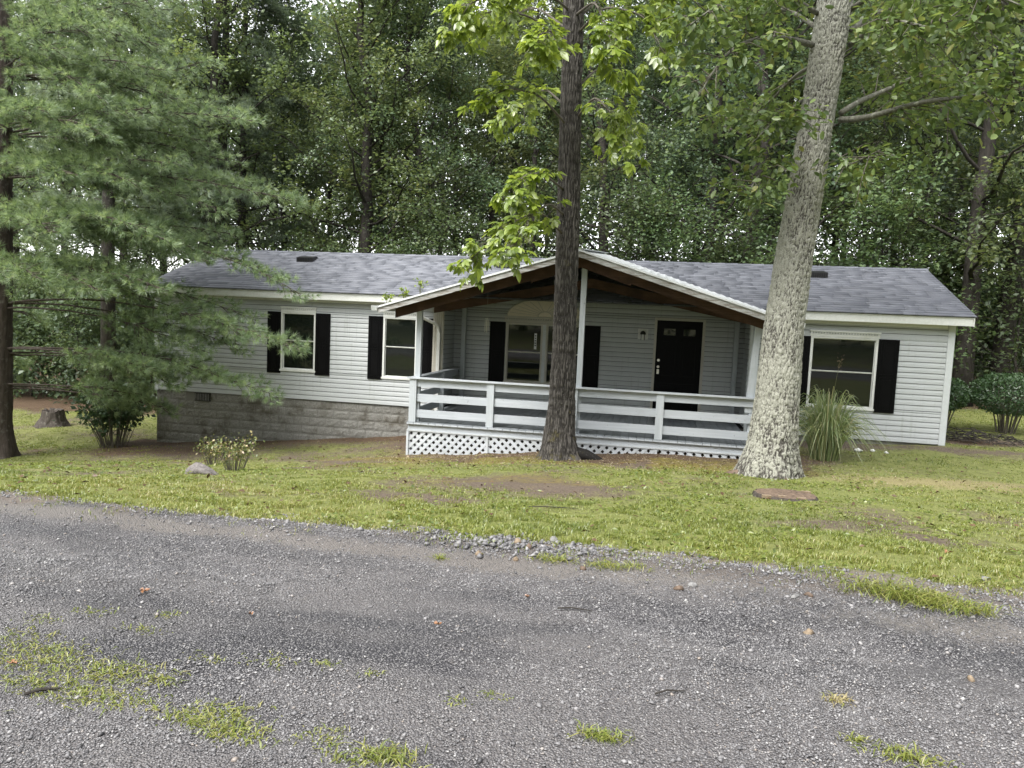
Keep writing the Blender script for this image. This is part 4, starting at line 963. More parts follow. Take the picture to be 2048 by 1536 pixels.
LIMBS = [(60, 170, 20, -.5), (60, 330, 90, .3), (100, 250, 60, -1.5), (40, 260, -30, .6), (20, 380, 0, .4), (140, 300, 150, -.8), (140, 420, 120, .8), (145, 200, 190, -1.8), (150, 480, 225, 1.2), (150, 350, 200, .2), (130, 110, 100, -1.6),
         (255, 300, 215, -1.2), (260, 510, 245, .0), (262, 430, 290, .6), (255, 200, 260, -2), (265, 380, 330, 1.5), (265, 460, 320, .9), (250, 90, 215, -2.2), (340, 350, 330, -.8), (345, 600, 405, .6), (340, 520, 380, 1.0), (350, 250, 370, -1.8), (350, 430, 420, 0), (345, 120, 340, -2.2),
         (440, 330, 480, -1.5), (445, 460, 470, .5), (440, 250, 440, -2.0), (450, 612, 600, .2), (450, 540, 545, .8), (440, 120, 470, -2.4), (440, 380, 520, -.4), (540, 320, 585, -1.6), (545, 300, 560, -.8), (540, 180, 575, -2.2), (545, 420, 640, .4), (530, 60, 560, -2.4), (545, 500, 640, .9),
         (600, 606, 697, -.2), (600, 480, 690, .8), (610, 340, 670, -1.0), (610, 200, 640, -2), (600, 80, 640, -2.3), (610, 400, 700, -.3), (690, 540, 790, -.2), (700, 430, 760, .5), (690, 300, 735, -.8), (700, 250, 720, .8), (690, 360, 780, -.3), (690, 160, 700, -1.8),
         (760, 290, 795, .2), (770, 340, 810, .8), (760, 210, 760, -1), (765, 250, 800, .9)]
bm_ = MB(); TP, TD, TR = [], [], []
for y0, tx, ty, dy in LIMBS:
    a = pp(2, y0+8, 0); b = pp(tx, ty, dy); mid = (a+b)/2; L = np.linalg.norm(b-a); mid[2] = max(a[2], b[2])+.06*L if b[2] < a[2]+.4 else (a[2]+b[2])/2-.10*L
    if y0 >= 590 and dy < -.9: continue
    pine_limb(bez(a, mid, b, 12), bm_, TP, TD, TR, .016+.006*L/3, 1.0, .85, .22 if y0 < 590 else .52)
for k_ in range(34):   # the side of the tree turned away or out of frame
    h = 1.6+k_*.30; az = R(95+rng.random()*170); L = 3.6*(1-.035*h)+.6*rng.random(); cxy = np.array([np.interp(pz+h, PC[:, 2], PC[:, 0]), np.interp(pz+h, PC[:, 2], PC[:, 1])]); a = np.array([cxy[0], cxy[1], pz+h]); b = a+np.array([math.cos(az)*L, math.sin(az)*L, .1-.5*rng.random()])
    pine_limb(bez(a, (a+b)/2+[0, 0, .35], b, 10), bm_, TP, TD, TR, .03, .6, .9)
for k_ in range(26):   # crown above the frame
    h = 9.0+k_*.27; az = k_*2.4; L = max(.5, 3.4-.42*(h-9)); cxy = np.array([np.interp(pz+h, PC[:, 2], PC[:, 0]), np.interp(pz+h, PC[:, 2], PC[:, 1])]); a = np.array([cxy[0], cxy[1], pz+h]); b = a+np.array([math.cos(az)*L, math.sin(az)*L, .5])
    pine_limb(bez(a, (a+b)/2+[0, 0, .1], b, 8), bm_, TP, TD, TR, .03, .5, .9)
hb(bm_, 'branches', M['bark_pine'], PTREE)
TP, TD, TR = np.array(TP), np.array(TD), np.array(TR); nn = 26
V, F = tufts(TP, TD, nn, .15, .0080)
ra = np.repeat(np.clip(np.repeat(TR, nn)**1.3*.8+rng.random(len(TP)*nn)*.25, 0, 1), 3)
world_child(obj('needles', tri_mesh('pine_needles', V, F, M['needle'], False, {'rnd': ra})), PTREE)
print('pine tufts', len(TP), 'tris', len(F))

# ================================================================== THE WOODS
def decid(seed, H=17.0, r0=.22, z_low=3.2, nlimb=34, spread=3.6, nleaf=9000, lsize=.15, lean=(0, 0), crook=.25, leafmat='leaf_woods', top=None, fork=False):
    g = np.random.default_rng(seed); ns = 16; zz = np.linspace(-.3, H, ns)
    wx = np.cumsum(g.normal(0, crook*.45, ns)); wy = np.cumsum(g.normal(0, crook*.45, ns)); wx -= wx[0]; wy -= wy[0]
    sp = np.stack([wx*zz/H+lean[0]*np.maximum(zz, 0), wy*zz/H+lean[1]*np.maximum(zz, 0), zz], -1)
    rad = r0*np.clip(1-zz/H*.92, .04, 1)**.75; rad[0] *= 1.35
    tb = MB(); tb.tube(sp, rad, 10, True); tips = []
    def limb(a, d, L, r, up):
        pts = [a]; dd = d.copy(); n_ = 7
        for i in range(n_): dd = unit(dd+g.normal(0, .16, 3)+np.array([0, 0, up*.12])); pts.append(pts[-1]+dd*L/n_)
        pts = np.array(pts); tb.tube(pts, np.linspace(r, .008, n_+1), 5, False); return pts
    for i in range(nlimb):
        f = (i+.5)/nlimb; z = z_low+(H*.97-z_low)*f**.9; az = i*2.4+g.normal(0, .5)
        p = np.array([np.interp(z, zz, sp[:, k]) for k in range(3)]); L = spread*(.55+.6*math.sin(math.pi*min(1, f*.8+.22)))*(.75+.5*g.random())*(1-.45*f)
        d = unit(np.array([math.cos(az), math.sin(az), .25+.5*f+g.normal(0, .2)])); r = np.interp(z, zz, rad)*.32
        pts = limb(p, d, L, r, .8)
        for k in range(6):
            j = g.integers(2, 8); d2 = unit(unit(pts[min(j, 7)]-pts[j-1])+g.normal(0, .75, 3)*[1, 1, .6]); L2 = .5+1.2*g.random(); q = pts[min(j, 7)]+d2*L2; tb.tube([pts[min(j, 7)], (pts[min(j, 7)]+q)/2+[0, 0, .06], q], [.012, .008, .004], 3, False); tips.append((pts[min(j, 7)], q))
        tips.append((pts[5], pts[7]))
    T0 = np.array([t[0] for t in tips]); T1 = np.array([t[1] for t in tips]); k = g.integers(0, len(tips), nleaf); s = g.random((nleaf, 1))**.7*1.08
    c = T0[k]+(T1[k]-T0[k])*s+g.normal(0, 1, (nleaf, 3))*[.23, .23, .14]; d = unit(T1[k]-T0[k])*.5+g.normal(0, .7, (nleaf, 3))*[1, 1, .5]+[0, 0, -.25]
    nr = g.normal(0, .5, (nleaf, 3))+[0, 0, 1]; L = lsize*(.7+.6*g.random(nleaf)); V, F = leaf_arrays(c, d, nr, L, L*.62)
    clump = g.random(len(tips))[k]*.6+g.random(nleaf)*.4
    return tb, tri_mesh('crown', V, F, M[leafmat], False, {'rnd': np.repeat(clump, 4)})
VAR = []
for i, kw in enumerate([dict(H=18, spread=3.8), dict(H=20, spread=3.6, z_low=3.4), dict(H=16, spread=4.2, z_low=2.6), dict(H=19, spread=3.6, z_low=4.0, lean=(.10, .0), crook=.5), dict(H=15, spread=3.4, z_low=2.2, crook=.5),
                        dict(H=21, spread=3.2, z_low=4.0, crook=.15), dict(H=17, spread=4.0, z_low=3.6, lean=(-.07, 0), crook=.4), dict(H=18, spread=3.6, z_low=2.8, crook=.35)]):
    tb, cm = decid(100+i, nleaf=21000, nlimb=44, lsize=(.135, .145, .125)[i % 3], leafmat=('leaf_woods', 'leaf_woods2', 'leaf_woods3')[i % 3], **kw); to = tb.build('trunk', M['bark_woods'], None, True); tm = to.data; bpy.data.objects.remove(to); VAR.append((tm, cm))
BUSH = []
for i in range(5):
    tb, cm = decid(200+i, H=4.6+.5*i, r0=.05, z_low=.5, nlimb=26, spread=1.9, nleaf=5200, lsize=.13, crook=.3, leafmat='leaf_under'); to = tb.build('trunk', M['bark_woods'], None, True); tm = to.data; bpy.data.objects.remove(to); BUSH.append((tm, cm))
def plant_tree(name, label, px, Y, v, s, rot, group, lib=VAR, cat='tree', thick=1.0, py=480, sz=1.0):
    x = atY(px, py, Y)[0]; z = float(terr(x, Y, False)); e = empty(name, (x, Y, z)); e.rotation_euler.z = rot; tag(e, label, cat, group)
    t_ = obj('trunk', lib[v][0], e); c_ = obj('crown', lib[v][1], e); t_.scale = (s*thick, s*thick, s*sz); c_.scale = (s, s, s*sz); return e
WT = [  # px, Y, variant, scale, trunk thickness, label
    (413, 9.5, 1, 1.0, 1.15, 'dark woodland tree behind the house left end, left of a close pair of trunks'),
    (478, 12, 5, 1.0, 1.0, 'dark woodland tree behind the house left end, right of a close pair of trunks'),
    (575, 15, 0, 1.0, .8, 'slim woodland tree rising behind the roof just left of the left roof vent'),
    (655, 18, 2, 1.0, .9, 'bushy woodland tree rising behind the roof just right of the left roof vent'),
    (727, 10.5, 7, 1.0, 1.3, 'thick dark woodland trunk behind the roof, midway between the left and middle vents'),
    (757, 14, 1, .95, .8, 'slimmer trunk close on the right of the thick dark one behind the roof'),
    (862, 12.5, 6, 1.0, 1.0, 'grey woodland tree behind the roof, left of the middle roof vent'),
    (915, 19, 5, .9, .7, 'thin straight woodland tree seen behind the leafy branch of the hickory, left of it'),
    (975, 16, 4, 1.05, .7, 'crooked slim woodland tree rising behind the middle roof vent'),
    (1066, 13.5, 1, .95, .62, 'thin dark woodland trunk just left of the big dark tree before the porch'),
    (1025, 22, 0, 1.0, .8, 'far woodland tree glimpsed between the middle roof vent and the porch peak'),
    (1228, 13, 6, 1.0, 1.1, 'woodland tree leaning left behind the porch roof, right of its peak'),
    (1300, 19, 2, 1.0, .8, 'leafy woodland tree behind the right slope of the porch roof'),
    (1392, 16, 0, .95, .85, 'slim dark woodland trunk left of a grey one, behind the right porch slope'),
    (1416, 12, 5, .95, 1.0, 'grey straight woodland trunk behind the right porch slope'),
    (1466, 10.5, 3, 1.1, 1.35, 'big dark woodland tree leaning right behind the roof, left of the lichen-covered trunk'),
    (1545, 19, 7, 1.0, .8, 'woodland tree half hidden left of the lichen-covered trunk'),
    (1572, 21, 5, 1.0, .8, 'slim far woodland tree right against the left side of the lichen-covered trunk'),
    (1668, 20, 2, 1.0, .9, 'woodland tree behind the right roof vent'),
    (1735, 16, 4, .95, .55, 'thin forking woodland tree behind the right part of the roof'),
    (1795, 24, 0, 1.05, .9, 'far woodland tree behind the ridge, right of the right roof vent'),
    (1850, 16, 1, 1.0, .95, 'straight woodland trunk behind the right end of the ridge'),
    (1898, 20, 5, 1.0, .95, 'straight woodland trunk just beyond the right end of the house'),
    (1952, 9.3, 1, 1.05, 1.25, 'thick straight trunk between the two rounded shrubs at the right'),
    (2026, 10.5, 5, 1.05, 1.35, 'thick trunk at the right edge behind the larger rounded shrub'),
    (35, 12, 2, 1.0, 1.0, 'woodland tree behind the pine trunk at the far left'),
    (130, 17, 7, 1.0, 1.0, 'woodland tree behind the old stump'),
    (240, 13, 0, 1.0, .9, 'woodland tree behind the dark bush left of the house'),
    (330, 18, 2, 1.05, 1.0, 'woodland tree behind the left corner of the house')]
for i, (px, Y, v, s, th, lb) in enumerate(WT):
    rot = i*2.39 if v not in (3, 6) else 0.0
    plant_tree('woodland_tree', lb, px, Y, v, s, rot, 'trees of the woods behind the house', thick=th)
DEEP = [(-40, 27, 'left of the pine trunk at the very left edge'), (80, 30, 'between the pine trunk and the stump'), (190, 25, 'above the stump, through the pine boughs'), (300, 34, 'above the left corner of the house, through the pine boughs'), (400, 27, 'left of the close pair of dark trunks'), (490, 31, 'just right of the close pair of dark trunks'), (560, 24, 'above the left roof vent, to its left'), (640, 36, 'above the left roof vent, to its right'),
        (720, 26, 'right behind the thick dark trunk over the roof'), (800, 32, 'midway between the left and middle roof vents'), (880, 27, 'behind the grey tree left of the middle roof vent'), (980, 35, 'above the middle roof vent'), (1090, 30, 'immediately left of the hickory trunk'), (1150, 24, 'hidden behind the hickory trunk'), (1210, 33, 'right of the hickory trunk above the porch peak'), (1270, 27, 'above the upper right porch slope'), (1350, 30, 'above the middle of the right porch slope'),
        (1440, 25, 'left of the big right-leaning dark trunk'), (1500, 34, 'right of the big right-leaning dark trunk'), (1600, 29, 'hidden behind the lichen-covered trunk'), (1690, 32, 'right of the lichen-covered trunk, under its limb'), (1760, 30, 'behind the thin forking tree over the roof'), (1840, 34, 'left of the straight trunk at the end of the ridge'), (1920, 28, 'beyond the right gable of the house'), (1985, 24, 'between the two thick trunks at the right'), (2040, 33, 'behind the thick trunk at the right edge'), (2110, 22, 'just off the right edge')]
for i, (px, Y, where) in enumerate(DEEP):
    plant_tree('woodland_tree', 'slender far tree '+where, px, Y, (i*3+1) % 8, .95+.2*rng.random(), i*1.7, 'slender trees deep in the woods', thick=.8)
UB = [(455, 7.5, 0, 1.0, 'bright green bush behind the left end of the roof'), (565, 8.5, 1, 1.0, 'leafy bush behind the roof left of the left vent'), (640, 9.5, 2, .9, 'leafy bush behind the roof right of the left vent'), (800, 9, 3, .9, 'leafy bush behind the roof between left and middle vents'),
      (905, 8.5, 4, .95, 'leafy bush behind the roof left of the middle vent'), (1010, 9.5, 0, .95, 'leafy bush behind the middle roof vent'), (1260, 8.0, 2, 1.05, 'dense green bush behind the right porch slope near its peak'), (1345, 8.5, 4, .95, 'dense green bush behind the right porch slope, middle one'), (1430, 9, 1, .9, 'dense green bush behind the right porch slope, nearest the lichen trunk'),
      (1540, 8.5, 3, 1.05, 'bright leafy sapling behind the roof left of the lichen trunk'), (1680, 10, 0, .85, 'low bush behind the roof right of the lichen trunk'), (1780, 8.5, 2, 1.1, 'pale green rounded sapling behind the right part of the ridge'), (1905, 11.5, 1, 1.1, 'leafy sapling beyond the right end of the house'), (1990, 12.5, 3, 1.2, 'leafy sapling between the two thick trunks at the right'), (2060, 8.8, 4, 1.0, 'bright leafy sapling at the right edge'),
      (60, 9, 2, .8, 'shady bush behind the pine trunk at the far left'), (180, 8, 1, .7, 'shady bush between the stump and the dark shrub'), (300, 9, 4, .9, 'shady bush at the left corner of the house')]
for i, (px, Y, v, s, lb) in enumerate(UB): plant_tree('understory_bush', lb, px, Y, v, s, i*1.9, 'bushes at the edge of the woods', BUSH, 'bush', 1.0)
# far mass of woods all around (one mass nobody could count)
def mass(name, label, segs, n, zlo, zhi, lsize, seed):
    g = np.random.default_rng(seed); Ps = []
    for (xa_, ya_, xb_, yb_, dep, frac) in segs:
        k = int(n*frac); t = g.random(k); x = xa_+(xb_-xa_)*t+g.normal(0, dep, k); y = ya_+(yb_-ya_)*t+g.normal(0, dep, k); top = zlo+(zhi-zlo)*(.45+.75*fbm(x*.13, y*.13, 0, seed, 4)); z = terr(x, y, False)+zlo+(top-zlo)*g.random(k)**.8
        Ps.append(np.stack([x, y, z], -1))
    c = np.concatenate(Ps); k = len(c); L = lsize*(.6+.8*g.random(k)); V, F = leaf_arrays(c, g.normal(0, 1, (k, 3)), g.normal(0, .6, (k, 3))+[0, 0, 1], L, L*.7)
    return tag(obj(name, tri_mesh(name, V, F, M['leaf_woods'], False, {'rnd': np.repeat(fbm(c[:, 0]*.6, c[:, 1]*.6, c[:, 2]*.6, 5, 2)*.6+.4*g.random(k), 4)})), label, kind='stuff')
mass('far_woods', 'mass of far undergrowth closing the woods behind the house', [(-34, 34, 14, 40, 2.0, .36), (14, 40, 52, 30, 2.0, .40), (-30, 30, -24, 2, 2.0, .12), (46, 32, 40, 4, 2.0, .12)], 70000, 0, 7.0, .40, 3)
mass('far_canopy', 'closed canopy of the far woods above the roof line', [(-44, 40, 14, 46, 2.5, .5), (14, 46, 62, 36, 2.5, .5)], 60000, 9.0, 30.0, .6, 8)
mass('unseen_surrounding_woods', 'unseen trees across the road, built taller and round the sides to block low sky light', [(-30, -36, 56, -36, 2.0, .5), (-31, -36, -31, 4, 2.0, .25), (52, -36, 50, 6, 2.0, .25)], 46000, 0, 20, .8, 4)  # reflected trees across the road, heightened and wrapped round to darken the porch
mass('undergrowth', 'low shady undergrowth along the edge of the woods', [(-16, 8.6, -2, 9.4, .9, .16), (-14, 10, 2, 12, 1.4, .24), (2, 12, 20, 12, 1.4, .34), (20, 13, 34, 14, 1.5, .26)], 72000, 0, 4.4, .17, 6)

# ---- second pine behind the house, haze put into its needle colour
def far_pine(px, Y, label, seed, s=1.0):
    x = atY(px, 300, Y)[0]; z = float(terr(x, Y, False)); e = empty('tall_pine_tree', (x, Y, z)); tag(e, label, 'tree'); bm2 = MB(); tp, td, tr = [], [], []
    bm2.tube([(x, Y, z-.2), (x, Y, z+6), (x+.2, Y, z+13), (x+.3, Y, z+20)], [.26, .21, .15, .03], 9)
    for k_ in range(50):
        h = 6.0+k_*.26; az = k_*2.4+rng.normal(0, .3); L = (4.6-.27*(h-6))*(.75+.4*rng.random()); a = np.array([x, Y, z+h]); b = a+np.array([math.cos(az)*L, math.sin(az)*L, .2-.35*rng.random()])
        n0 = len(tp); pine_limb(bez(a, (a+b)/2+[0, 0, .45], b, 9), bm2, tp, td, tr, .04, .55, 1.3)
    o = bm2.build('trunk', M['bark_woods'], None, True); world_child(o, e)
    V, F = tufts(np.array(tp), np.array(td), 15, .22, .017); o = obj('needles', tri_mesh('far_needles', V, F, M['needle_far'], False, {'rnd': np.repeat(np.repeat(np.array(tr), 15), 3)})); world_child(o, e)
far_pine(215, 6.5, 'tall blue-green pine with drooping boughs behind the front pine, left of the house', 1)
far_pine(440, 11.0, 'tall blue-green pine rising behind the left end of the roof', 2)

for tree_, top_, sd_, lm_ in ((HT, hp(1150, -140), 301, 'leaf_hick'), (OT, op(1700, -160), 302, 'leaf_oak')):  # unseen crown tops above the frame, added to shade the porch
    tb, cm = decid(sd_, H=8.5, r0=.16, z_low=.6, nlimb=40, spread=4.6, nleaf=2200, lsize=.2, leafmat=lm_); o = tb.build('added_upper_limbs', M['bark_woods'], None, True); o.location = top_; world_child(o, tree_)
    o = obj('added_upper_crown', cm); o.location = top_; world_child(o, tree_)

# ================================================================== SHRUBS, STUMPS, ROCKS
def shrub(name, label, P, h, rx, nstem, nleaf, L, W, mat, zmin=.3, globe=False, cat='shrub', stem_r=.012, seed=0, group=None):
    g = np.random.default_rng(seed); P = np.array([P[0], P[1], float(terr(P[0], P[1]))]); e = empty(name, P); tag(e, label, cat, group); st_ = MB(); tips = []
    for i in range(nstem):
        a = g.random()*6.283; rr = math.sqrt(g.random())*rx*(.75 if globe else .85); top = P+[math.cos(a)*rr, math.sin(a)*rr, h*(.55+.35*g.random())]; b = P+[math.cos(a)*rr*.35, math.sin(a)*rr*.35, -.04]
        st_.tube(bez(b, (b+top)/2+[math.cos(a)*.05-rr*.12*math.cos(a), 0, .12*h], top, 6), np.linspace(stem_r, stem_r*.35, 6), 5, False); tips.append(top)
    hb(st_, 'stems', M['twig'], e)
    if globe:
        u = unit(g.normal(0, 1, (nleaf, 3))); rr = .62+.38*g.random((nleaf, 1))**.35; bump = 1+.16*(fbm(u[:, 0]*2.2+5, u[:, 1]*2.2+5, u[:, 2]*2.2, seed, 3)-.5)[:, None]*2
        c = P+[0, 0, zmin+(h-zmin)/2]+u*rr*bump*[rx, rx, (h-zmin)/2]; d = u*.6+g.normal(0, .7, (nleaf, 3)); nr = u+g.normal(0, .4, (nleaf, 3))+[0, 0, .5]
    else:
        T = np.array(tips); k = g.integers(0, nstem, nleaf); s = g.random((nleaf, 1)); base = P+[0, 0, zmin]; c = base+(T[k]-base)*(.25+.85*s**.7)+g.normal(0, 1, (nleaf, 3))*[rx*.16, rx*.16, h*.08]; c[:, 2] = np.maximum(c[:, 2], P[2]+zmin*.5)
        d = (c-P)*[1, 1, .3]+g.normal(0, .6, (nleaf, 3))+[0, 0, -.2]; nr = g.normal(0, .5, (nleaf, 3))+[0, 0, 1]
    Ls = L*(.65+.7*g.random(nleaf)); world_child(leaves_obj('foliage', c, d, nr, Ls, Ls*W/L, M[mat], rnd=g.random(nleaf)), e); return e
shrub('dark_bush', 'dark leafy many-stemmed bush beside the left corner of the house', PT['bush'], 1.30, .92, 60, 1700, .115, .07, 'leaf_bush', .42, stem_r=.009, seed=2)
shrub('rounded_shrub', 'larger clipped round shrub at the right edge', (PT['shrubB'][0]+.05, PT['shrubB'][1]), 1.36, .80, 16, 6000, .06, .035, 'leaf_globe', .42, True, stem_r=.02, seed=3)
shrub('rounded_shrub', 'smaller clipped round shrub right behind the house corner', (PT['shrubA'][0]-.15, PT['shrubA'][1]+.1), 1.2, .56, 12, 4000, .06, .035, 'leaf_globe', .42, True, stem_r=.018, seed=4)
shrub('yellow_green_shrub', 'thin yellow-green weedy shrub behind the grey root, the left one', PT['plantA'], .50, .30, 26, 330, .045, .026, 'leaf_yellow', .08, stem_r=.005, seed=5)
shrub('yellow_green_shrub', 'thin yellow-green weedy shrub with pale withered leaves, the right one', PT['plantB'], .48, .36, 34, 420, .045, .026, 'leaf_yellow', .08, stem_r=.005, seed=6)
# ornamental reed grass
P = np.array([*PT['reed'][:2], float(terr(*PT['reed'][:2]))]); e = empty('reed_grass_clump', P); tag(e, 'tall arching clump of ornamental grass right of the lichen-covered trunk', 'grass clump')
V, F, A = [], [], []; n = 0
for i in range(720):
    a = rng.random()*6.283; r0_ = rng.random()*.22; L = .8+.8*rng.random(); out = (.12+.60*rng.random()**1.2)*L; b = P+[math.cos(a)*r0_, math.sin(a)*r0_, -.02]; hgt = L*(1.02-.3*out); tip = b+[math.cos(a)*out*1.15, math.sin(a)*out*1.15, hgt*max(.12, .95-1.25*(out/L))]; mid = b+[math.cos(a)*out*.30, math.sin(a)*out*.30, hgt*1.15]
    pts = bez(b, mid, tip, 8); T = np.gradient(pts, axis=0); s = unit(np.cross(T, [0, 0, 1.0])+rng.normal(0, .3, 3)); wv = (.0085*(1-np.linspace(0, 1, 8)**2*.95))[:, None]
    v = np.concatenate([pts-s*wv, pts+s*wv]); V.append(v); F += [(n+j, n+j+1, n+8+j+1, n+8+j) for j in range(7)]; n += 16; A += [rng.random()]*16
world_child(obj('blades', tri_mesh('reed_blades', np.concatenate(V), np.array(F), M['blade2'], True, {'rnd': np.array(A)})), e)
for dx, hh in ((.12, 1.7),):
    tip = P+[dx, -.05, hh]; hb(MB().tube(bez(P, P+[dx*.3, 0, hh*.6], tip, 6), [.005, .005, .004, .004, .003, .003], 5), 'flower_stalk', M['stem'], e)
    c = tip+rng.normal(0, 1, (22, 3))*[.018, .018, .06]; world_child(leaves_obj('seed_head', c, rng.normal(0, .5, (22, 3))+[0, 0, .8], rand_unit(22), .05, .008, M['dead']), e)
# stumps, root, rocks
def lumpy(rx, ry, rz, seed, n=16, m_=10, rough=.25):
    u = np.linspace(0, 2*np.pi, n, endpoint=False); v = np.linspace(-np.pi/2, np.pi/2, m_); U, Vv = np.meshgrid(u, v); d = np.stack([np.cos(Vv)*np.cos(U), np.cos(Vv)*np.sin(U), np.sin(Vv)], -1)
    r_ = 1+rough*2*(fbm(d[..., 0]*1.7+9, d[..., 1]*1.7+9, d[..., 2]*1.7+9, seed, 4)-.5); r_ = r_*(1-.12*(np.abs(d).max(-1) < .75)); P_ = d*r_[..., None]*[rx, ry, rz]
    i = np.arange(m_-1)[:, None]*n; j = np.arange(n)[None]; F_ = np.stack([i+j, i+(j+1) % n, i+n+(j+1) % n, i+n+j], -1).reshape(-1, 4); return P_.reshape(-1, 3), F_
def rock(P, r3, seed, mat, name, label, cat='rock', rot=0, sink=.42, group=None):
    v, f = lumpy(*[q*.62 for q in r3], seed, 6, 5, .7); o = obj(name, tri_mesh(name, v, f, M[mat])); o.location = (P[0], P[1], float(terr(P[0], P[1]))+r3[2]*(1-2*sink)); o.rotation_euler.z = rot; return tag(o, label, cat, group)
sp_ = PT['stump']; z = float(terr(sp_[0], sp_[1])); V, F, A, (c_, r_) = bark_trunk([(sp_[0], sp_[1], z-.1), (sp_[0], sp_[1], z+.06), (sp_[0]+.02, sp_[1], z+.25), (sp_[0]+.03, sp_[1], z+.45)], [.44, .38, .29, .26], 56, 40, .045, 5, 2.2, .3, 6, 5)
e = empty('tree_stump', (sp_[0], sp_[1], z)); tag(e, 'old grey hollow tree stump on the back lawn at the left', 'stump'); top = V[-56:].copy(); nz_ = (fbm(np.arange(56)*.35, 0, 0, 3, 3)-.5)*.16; V[-56:, 2] += nz_
world_child(obj('stump_body', tri_mesh('stump_body', V, F, M['stump'], True, A)), e)
ctr = V[-56:].mean(0); inner = (V[-56:]-ctr)*.72+ctr+[0, 0, -.02]; deep = (V[-56:]-ctr)*.6+ctr+[0, 0, -.22]; VV = np.concatenate([V[-56:], inner, deep, [ctr+[0, 0, -.25]]]); j = np.arange(56); jn = (j+1) % 56
FF = np.concatenate([np.stack([j, jn, 56+jn], -1), np.stack([j, 56+jn, 56+j], -1), np.stack([56+j, 56+jn, 112+jn], -1), np.stack([56+j, 112+jn, 112+j], -1), np.stack([112+j, 112+jn, np.full(56, 168)], -1)])
world_child(obj('hollow_top', tri_mesh('hollow_top', VV, FF, M['stump'])), e)
dp = PT['disc']; z = float(terr(dp[0], dp[1])); e = empty('cut_stump', (dp[0], dp[1], z)); tag(e, 'flat cut stump flush with the grass below the lichen-covered trunk', 'stump')
V, F, A, _ = bark_trunk([(dp[0], dp[1], z-.08), (dp[0], dp[1], z-.01), (dp[0], dp[1], z+.05)], [.40, .38, .35], 48, 8, .05, 6, 3, 0, 5, 14); V[:, 1] = dp[1]+(V[:, 1]-dp[1])*.75; world_child(obj('bark_ring', tri_mesh('bark_ring', V, F, M['stump'], True, A)), e)
ring = V[-48:]; ctr = ring.mean(0); rr_ = [ring]+[(ring-ctr)*s+ctr+np.stack([np.zeros(48), np.zeros(48), rng.normal(0, .010, 48)], -1) for s in (.8, .55, .3)]; VV = np.concatenate(rr_+[[ctr]]); j = np.arange(48); jn = (j+1) % 48; FF = np.concatenate([np.concatenate([np.stack([k*48+j, k*48+jn, (k+1)*48+jn], -1), np.stack([k*48+j, (k+1)*48+jn, (k+1)*48+j], -1)]) for k in range(3)]+[np.stack([144+j, 144+jn, np.full(48, 192)], -1)])
world_child(obj('cut_face', tri_mesh('cut_face', VV, FF, M['brownrock'])), e)
for k, (dx, dy) in enumerate(((-.12, -.2), (.08, -.22), (.2, .15), (-.3, -.24))): hb(MB().box(dp[0]+dx, dp[0]+dx+.10, dp[1]+dy, dp[1]+dy+.05, z+.03, z+.062), 'wood_chip', M['tanrock'], e)
rock(PT['rock'], (.22, .13, .09), 5, 'brownrock', 'brown_rock', 'brown flat-topped rock against the foot of the lichen-covered trunk')
lg = PT['log']; z = float(terr(lg[0], lg[1])); e = empty('weathered_root', (lg[0], lg[1], z)); tag(e, 'grey weathered chunk of root on the lawn before the yellow-green shrubs', 'root')
m_ = MB(); V, F, A, _ = bark_trunk([(lg[0]-.02, lg[1], z-.1), (lg[0]-.01, lg[1], z+.0), (lg[0]-.03, lg[1], z+.08), (lg[0]-.05, lg[1], z+.13)], [.26, .22, .12, .02], 30, 16, .05, 4, 5, .3, 3, 9); V[:, 1] = lg[1]+(V[:, 1]-lg[1])*.6; world_child(obj('root_body', tri_mesh('root_body', V, F, M['log'], False, A)), e)
hb(MB().tube([(lg[0]-.10, lg[1]-.10, z+.02), (lg[0]+.05, lg[1]-.13, z+.06), (lg[0]+.25, lg[1]-.10, z-.01)], [.05, .06, .03], 9), 'root_prong', M['log'], e, True)
# road stones one can tell apart
def on_road(px, py): return ground_at(px, py)
ST = [((1616, 1268), (.045, .035, .035), 'tanrock', 'tan stone lying alone on the driveway at the right'), ((1942, 1362), (.034, .03, .03), 'tanrock', 'small tan stone on the driveway near the right edge'), ((1358, 1181), (.055, .045, .04), 'brownrock', 'rust-brown stone at the driveway edge, right of the grass tuft'),
      ((1036, 1086), (.06, .045, .045), 'tanrock', 'largest tan stone in the gravel pile at the lawn edge'), ((1058, 1097), (.05, .04, .045), 'brownrock', 'reddish stone right of the largest tan stone in the gravel pile'), ((957, 1110), (.045, .035, .035), 'tanrock', 'pale tan stone at the left of the gravel pile'), ((1031, 1122), (.045, .035, .035), 'tanrock', 'orange-tan stone at the front of the gravel pile'),
      ((1384, 1173), (.05, .04, .035), 'greyrock', 'pale stone beside the rust-brown stone'), ((1590, 1193), (.10, .03, .018), 'greyrock', 'long flat grey stone at the edge of the driveway'), ((1618, 1192), (.05, .035, .025), 'brownrock', 'orange stone touching the long flat grey stone'), ((1105, 1084), (.07, .05, .045), 'greyrock', 'dark grey stone at the top of the gravel pile'),
      ((1166, 1140), (.05, .04, .03), 'brownrock', 'dark clod at the driveway edge below the gravel pile'), ((1970, 1160), (.06, .045, .03), 'greyrock', 'pale stone in the row of stones at the right lawn edge')]
for k, (q, r3, mt, lb) in enumerate(ST): rock(on_road(*q), r3, 40+k, mt, 'stone', lb, 'stone', k*1.3, .42, 'stones on the driveway edge')
